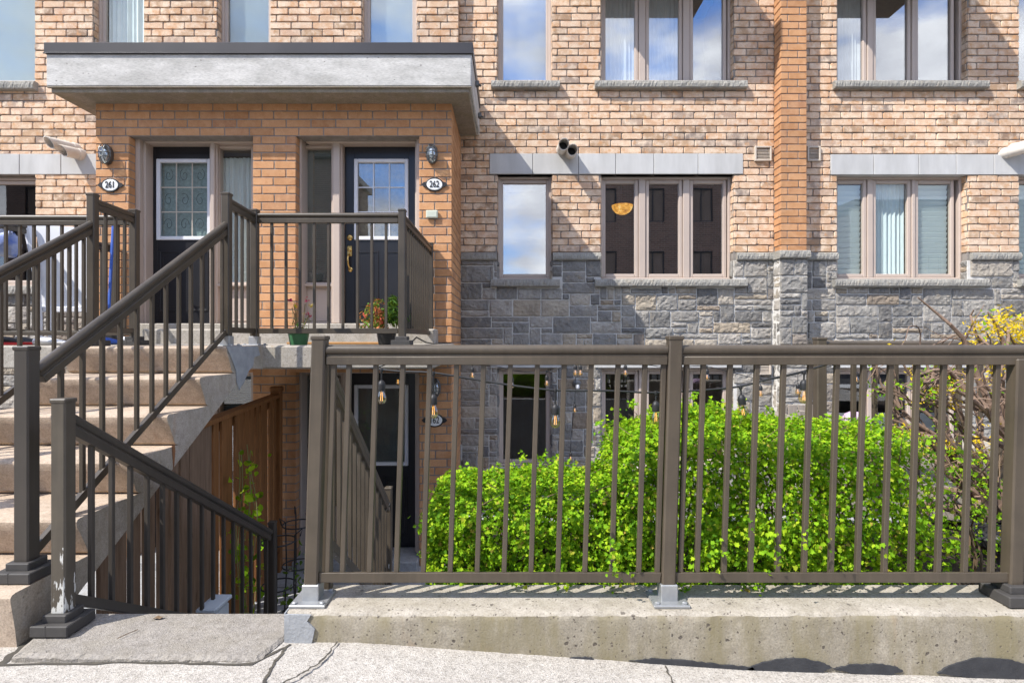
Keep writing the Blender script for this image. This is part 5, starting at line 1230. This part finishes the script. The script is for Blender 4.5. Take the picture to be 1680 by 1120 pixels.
def shoe(px, d, mat, label, ang=0.):
    c = V((PX(px, d), d, -.05)); mb = MB(); n = 12; rows = [(-.13, .030, .05), (-.10, .040, .075), (-.03, .040, .065), (.05, .044, .045), (.11, .038, .035), (.14, .02, .02)]
    vs = []; R = Matrix.Rotation(ang, 3, 'Z')
    for (x, w, h) in rows:
        for k in range(n):
            a = 2*math.pi*k/n; vs.append(c+R @ V((x, math.cos(a)*w, max(0, h/2+math.sin(a)*h/2))))
    mb.add(vs, [(i*n+k, i*n+(k+1) % n, (i+1)*n+(k+1) % n, (i+1)*n+k) for i in range(len(rows)-1) for k in range(n)]+[tuple(range(n))[::-1], tuple(range((len(rows)-1)*n, len(rows)*n))])
    tag(mb.build('shoe', mat, None, True, origin=c), label, 'shoe', 'shoes left on the landing')
shoe(25, 4.5, M['black'], 'black shoe on the landing beside the red cloth', .3); shoe(50, 4.55, M['black'], 'black shoe under the leaning white board', .1); shoe(86, 4.55, M['white_plastic'], 'white shoe under the leaning white board', .2); shoe(222, 5.3, M['white_plastic'], 'white shoe in front of the step of door 261', .5); shoe(182, 5.0, M['blue'], 'blue shoe near the broom on the landing', .2)
mb = MB(); c = V((PX(22, 4.45), 4.45, -.05)); mb.obox(c+V((0, 0, .012)), (X_, Y_, Z_), (.10, .07, .012), .008); tag(mb.build('folded_cloth', M['red'], None, origin=c), 'red folded cloth on the landing edge at the far left', 'cloth')
mb = MB(); c = V((PX(520, 5.0), 5.0, -.05)); mb.obox(c+V((.25, .1, .012)), (X_, Y_, Z_), (.52, .12, .010), .005); tag(mb.build('door_mat', simple('straw_mat', (.42,.22,.08), (.34,.18,.07), 30, .95, .5, 150), None, origin=c), 'flat orange brown mat on the landing before the step of door 262', 'mat')
mb = MB(); c = V((PX(262, 2.31), 2.30, -1.171)); q = [(-.022,-.008,.002),(-.008,.012,.008),(.010,.010,.003),(.024,.004,.010),(.012,-.010,.004),(-.006,-.012,.009)]
mb.add([c+V(a) for a in q]+[c+V((0,0,.004))], [(i, (i+1) % 6, 6) for i in range(6)]); tag(mb.build('dead_leaf', M['twig'], None, origin=c), 'curled dead brown leaf on the top slab of the lower steps', 'leaf')
mb = MB(); c = V((PX(213, 2.18), 2.17, -1.166)); mb.tube([c+V((-.02,-.03,0)), c+V((0,0,.003)), c+V((.014,.035,0))], .0016, 5); tag(mb.build('dry_twig', M['twig'], None, True, origin=c), 'thin dry twig lying on the top slab of the lower steps', 'twig')
mb = MB(); c = V((-.84, 4.5, -.045)); mb.tube([c, c+V((.03,.15,.06)), c+V((.07,.4,.015)), c+V((.10,.7,.0)), c+V((.16,1.0,-.0)), c+V((.185,1.36,.0))], .006, 6); tag(mb.build('power_cable', M['black'], None, True, origin=c), 'black cable lying on the landing edge beside the right balcony railing', 'cable')
# grey wooden chair on the patio behind the hedge
t = thing('wooden_chair', 'weathered grey wooden armchair showing above the hedge before the stone wall', 'chair', P(1310, 690, 5.4)+V((0,0,-1.4)))
c = P(1318, 690, 5.4); gz0 = -2.45
for (x, y) in ((-.14, -.22), (.34, -.22), (-.14, .3), (.34, .3)):
    mb = MB(); mb.box(c.x+x-.03, c.x+x+.03, c.y+y-.03, c.y+y+.03, gz0, c.z+(.13 if x < 0 and y < 0 else .02), .005); mb.build('leg', M['wood_grey'], t)
for x in (-.14, .34):
    mb = MB(); mb.box(c.x+x-.055, c.x+x+.055, c.y-.3, c.y+.36, c.z+.02, c.z+.045, .006); mb.build('armrest', M['wood_grey'], t)
mb = MB(); mb.box(c.x-.11, c.x+.31, c.y-.24, c.y+.3, c.z-.32, c.z-.28, .006); mb.build('seat', M['wood_grey'], t)
mb = MB()
for k in range(4): mb.box(c.x-.10+.105*k, c.x-.01+.105*k, c.y+.3, c.y+.325, c.z-.3, c.z+.12, .004)
mb.build('backrest', M['wood_grey'], t)
tag(blob(P(1402, 690, 5.0), (.10, .1, .08), 15, M['lilac'], 'cushion'), 'small lilac cushion showing above the tall shrub', 'cushion')

# ------------------------------------------------------------------ string lights
def string(label, cable, bulbs, d, s, r, loc):
    t = thing('string_light', label, 'string lights', loc, 'strings of filament bulbs')
    for cb in cable:
        pts = [P(*p, d) if len(p) == 2 else P(*p) for p in cb]; q = []
        for i in range(len(pts)-1):
            p0, p1, p2, p3 = pts[max(i-1, 0)], pts[i], pts[i+1], pts[min(i+2, len(pts)-1)]
            for k in range(6):
                u = k/6; q.append(.5*((2*p1)+(p2-p0)*u+(2*p0-5*p1+4*p2-p3)*u*u+(3*p1-p0-3*p2+p3)*u**3))
        q.append(pts[-1]); mb = MB(); mb.tube(q, r, 6); mb.build('cable', M['black'], t, True)
    for b in bulbs:
        px, py0, py1 = b[:3]; dd = b[3] if len(b) > 3 else d
        a, e = P(px, py0, dd), P(px+(b[4] if len(b) > 4 else 0), py1, dd); dn = (e-a); ln = dn.length; dn.normalize(); sd = dn.cross(Y_).normalized(); ax = (sd, Y_, -dn)
        mb = MB(); mb.tube([a, e+dn*.0*s-dn*(.118*s)], r*.75, 6); mb.lathe(a, [(.008*s, -.01), (.010*s, .0), (.008*s, .008)], 10, 0, ax)
        mb.lathe(e, [(.0185*s, .068*s), (.0195*s, .098*s), (.017*s, .108*s), (.010*s, .118*s), (.005*s, .121*s)], 16, 0, ax); so = mb.build('bulb_socket', M['black'], t, True)
        mb = MB(); mb.lathe(e, [(.003*s, 0), (.015*s, .003*s), (.0245*s, .015*s), (.0265*s, .029*s), (.023*s, .046*s), (.015*s, .064*s), (.014*s, .070*s)], 16, 0, ax); mb.build('bulb', M['bulb_glass'], so, True)
        mb = MB()
        for u in (-.005, .005): mb.tube([e-dn*.06*s+sd*u*s*.6, e-dn*.018*s+sd*u*s], .0010*s, 5)
        mb.build('filament', M['filament'], so)
D1 = 2.75
string('near string of large filament bulbs hung along the guard railing', [[(606, 603), (625, 606), (660, 609), (708, 611), (760, 619), (840, 632), (914, 640), (1000, 641), (1076, 644), (1150, 640), (1212, 634), (1260, 622), (1310, 611), (1368, 594)], [(606, 603), (622, 601), (640, 594)]],
       [(626, 607, 663), (711, 612, 686), (911, 640, 702), (1076, 644, 697), (1215, 635, 686, 2.75, 5), (1319, 611, 662)], D1, 1.0, .0055, P(960, 640, D1))
D2 = 5.2
string('thin string of small bulbs hung on the stone wall beside the lower windows', [[(640, 592), (690, 596), (800, 599), (845, 608), (897, 610), (945, 595), (1026, 594), (1100, 603), (1160, 601), (1250, 622), (1308, 613), (1372, 598), (1420, 590)], [(944, 620, 6.85), (943, 660, 6.85), (938, 705, 6.85), (935, 745, 6.85), (928, 778, 6.85)]],
       [(653, 594, 632), (775, 598, 621), (840, 607, 637), (897, 608, 634), (944, 596, 617), (952, 596, 617), (1026, 594, 617), (1160, 601, 624), (1248, 621, 651), (1309, 612, 648), (1405, 593, 628), (943, 660, 677, 6.8), (936, 740, 756, 6.8)], D2, .9, .004, P(950, 640, D2))

# ------------------------------------------------------------------ the houses across the street (seen only mirrored in the glass)
def far_house(x0, x1, y, zt, label):
    t = thing('facing_house', label, 'house', ((x0+x1)/2, y, -1.5))
    holes = []; x = x0+.9
    while x+1.1 < x1-.4:
        for z in (-.2, 2.6, 5.6):
            if z+1.6 < zt: holes.append((x, x+1.1, z, z+1.6))
        x += 2.3
    mb = MB(); O, U, N = V((0, y, 0)), X_, V((0,1,0))
    panel(mb, O, U, N, x0, x1, -1.5, zt, holes, .2, 0); mb.box(x0, x1, y-6, y-.25, -1.5, zt, .01, 0)
    mb.build('brick_wall', M['far_brick'], t)
    mb = MB(); mb.box(x0-.2, x1+.2, y-6.2, y+.3, zt, zt+.35, .02); mb.build('roof', M['flashing'], t)
    for h in holes:
        mb = MB(); xx = lambda u: u
        ring(mb, h[0], h[1], h[2], h[3], .06, y-.12, y-.05, .005); mb.box((h[0]+h[1])/2-.03, (h[0]+h[1])/2+.03, y-.11, y-.06, h[2], h[3], .004); w = mb.build('window', M['door_paint'], t)
        mb = MB(); mb.box(h[0]+.05, h[1]-.05, y-.10, y-.09, h[2]+.05, h[3]-.05, .001); mb.build('pane', M['interior'], w)
far_house(-24, -8.0, -12, 8.0, 'wide brown brick house mirrored in the porch doors')
far_house(3.0, 10.4, -12, 9.0, 'brown brick house mirrored in the middle triple window')
far_house(17.0, 30, -13, 6.5, 'lower brown brick house mirrored in the shuttered right window')

# ------------------------------------------------------------------ light, sky, camera
SUN = V((1.55, 1.0, -2.1)).normalized()       # direction the light travels
el = math.asin(-SUN.z); toS = -SUN
w = bpy.data.worlds.new('World'); SC.world = w; w.use_nodes = True; nt = w.node_tree; nt.nodes.clear()
out = nt.nodes.new('ShaderNodeOutputWorld'); bg = nt.nodes.new('ShaderNodeBackground'); bg.inputs[1].default_value = .15
sky = nt.nodes.new('ShaderNodeTexSky'); sky.sky_type = 'NISHITA'; sky.sun_disc = False; sky.sun_elevation = el; sky.sun_rotation = math.atan2(toS.x, toS.y); sky.air_density = 1.0; sky.dust_density = .6; sky.ozone_density = 1.5
tc = nt.nodes.new('ShaderNodeTexCoord'); mp = nt.nodes.new('ShaderNodeMapping'); mp.inputs['Scale'].default_value = (1, 1, 2.4); nt.links.new(tc.outputs['Generated'], mp.inputs[0])
nz = nt.nodes.new('ShaderNodeTexNoise'); nz.inputs['Scale'].default_value = 2.6; nz.inputs['Detail'].default_value = 9; nz.inputs['Roughness'].default_value = .58; nt.links.new(mp.outputs[0], nz.inputs['Vector'])
rp = nt.nodes.new('ShaderNodeValToRGB'); rp.color_ramp.elements[0].position = .40; rp.color_ramp.elements[1].position = .57; nt.links.new(nz.outputs['Fac'], rp.inputs[0])
n2 = nt.nodes.new('ShaderNodeTexNoise'); n2.inputs['Scale'].default_value = 3.6; n2.inputs['Detail'].default_value = 7; nt.links.new(mp.outputs[0], n2.inputs['Vector'])
r2 = nt.nodes.new('ShaderNodeValToRGB'); r2.color_ramp.elements[0].color = (2.0, 2.15, 2.7, 1); r2.color_ramp.elements[1].color = (6.8, 6.8, 7.0, 1); r2.color_ramp.elements[0].position = .35; r2.color_ramp.elements[1].position = .65; nt.links.new(n2.outputs['Fac'], r2.inputs[0])
mx = nt.nodes.new('ShaderNodeMix'); mx.data_type = 'RGBA'; tn = nt.nodes.new('ShaderNodeMix'); tn.data_type = 'RGBA'; tn.blend_type = 'MULTIPLY'; tn.inputs[0].default_value = 1; tn.inputs[7].default_value = (.45,.70,1.05,1); nt.links.new(sky.outputs[0], tn.inputs[6]); nt.links.new(rp.outputs[0], mx.inputs[0]); nt.links.new(tn.outputs[2], mx.inputs[6]); nt.links.new(r2.outputs[0], mx.inputs[7])
nt.links.new(mx.outputs[2], bg.inputs[0]); nt.links.new(bg.outputs[0], out.inputs[0])
ld = bpy.data.lights.new('sun', 'SUN'); ld.energy = 3.2; ld.angle = math.radians(.5); ld.color = (1, .95, .88)
lo = bpy.data.objects.new('sun', ld); COL.objects.link(lo); lo.location = (-8, -6, 12); lo.rotation_euler = SUN.to_track_quat('-Z', 'Y').to_euler()
cd = bpy.data.cameras.new('camera'); cam = bpy.data.objects.new('camera', cd); COL.objects.link(cam)
cam.location = (0, 0, 0); cam.rotation_euler = (math.pi/2, 0, 0); cd.sensor_width = 36; cd.lens = F/1680*36; cd.clip_start = .05; cd.clip_end = 600
cd.shift_x = 0; cd.shift_y = -(560-CY)/1680
SC.camera = cam
SC.view_settings.view_transform = 'Standard'; SC.view_settings.look = 'None'; SC.view_settings.exposure = 1.16; SC.view_settings.gamma = 1
SC.cycles.max_bounces = 8; SC.cycles.transparent_max_bounces = 16; SC.cycles.caustics_reflective = False; SC.cycles.caustics_refractive = False; SC.cycles.use_denoising = True
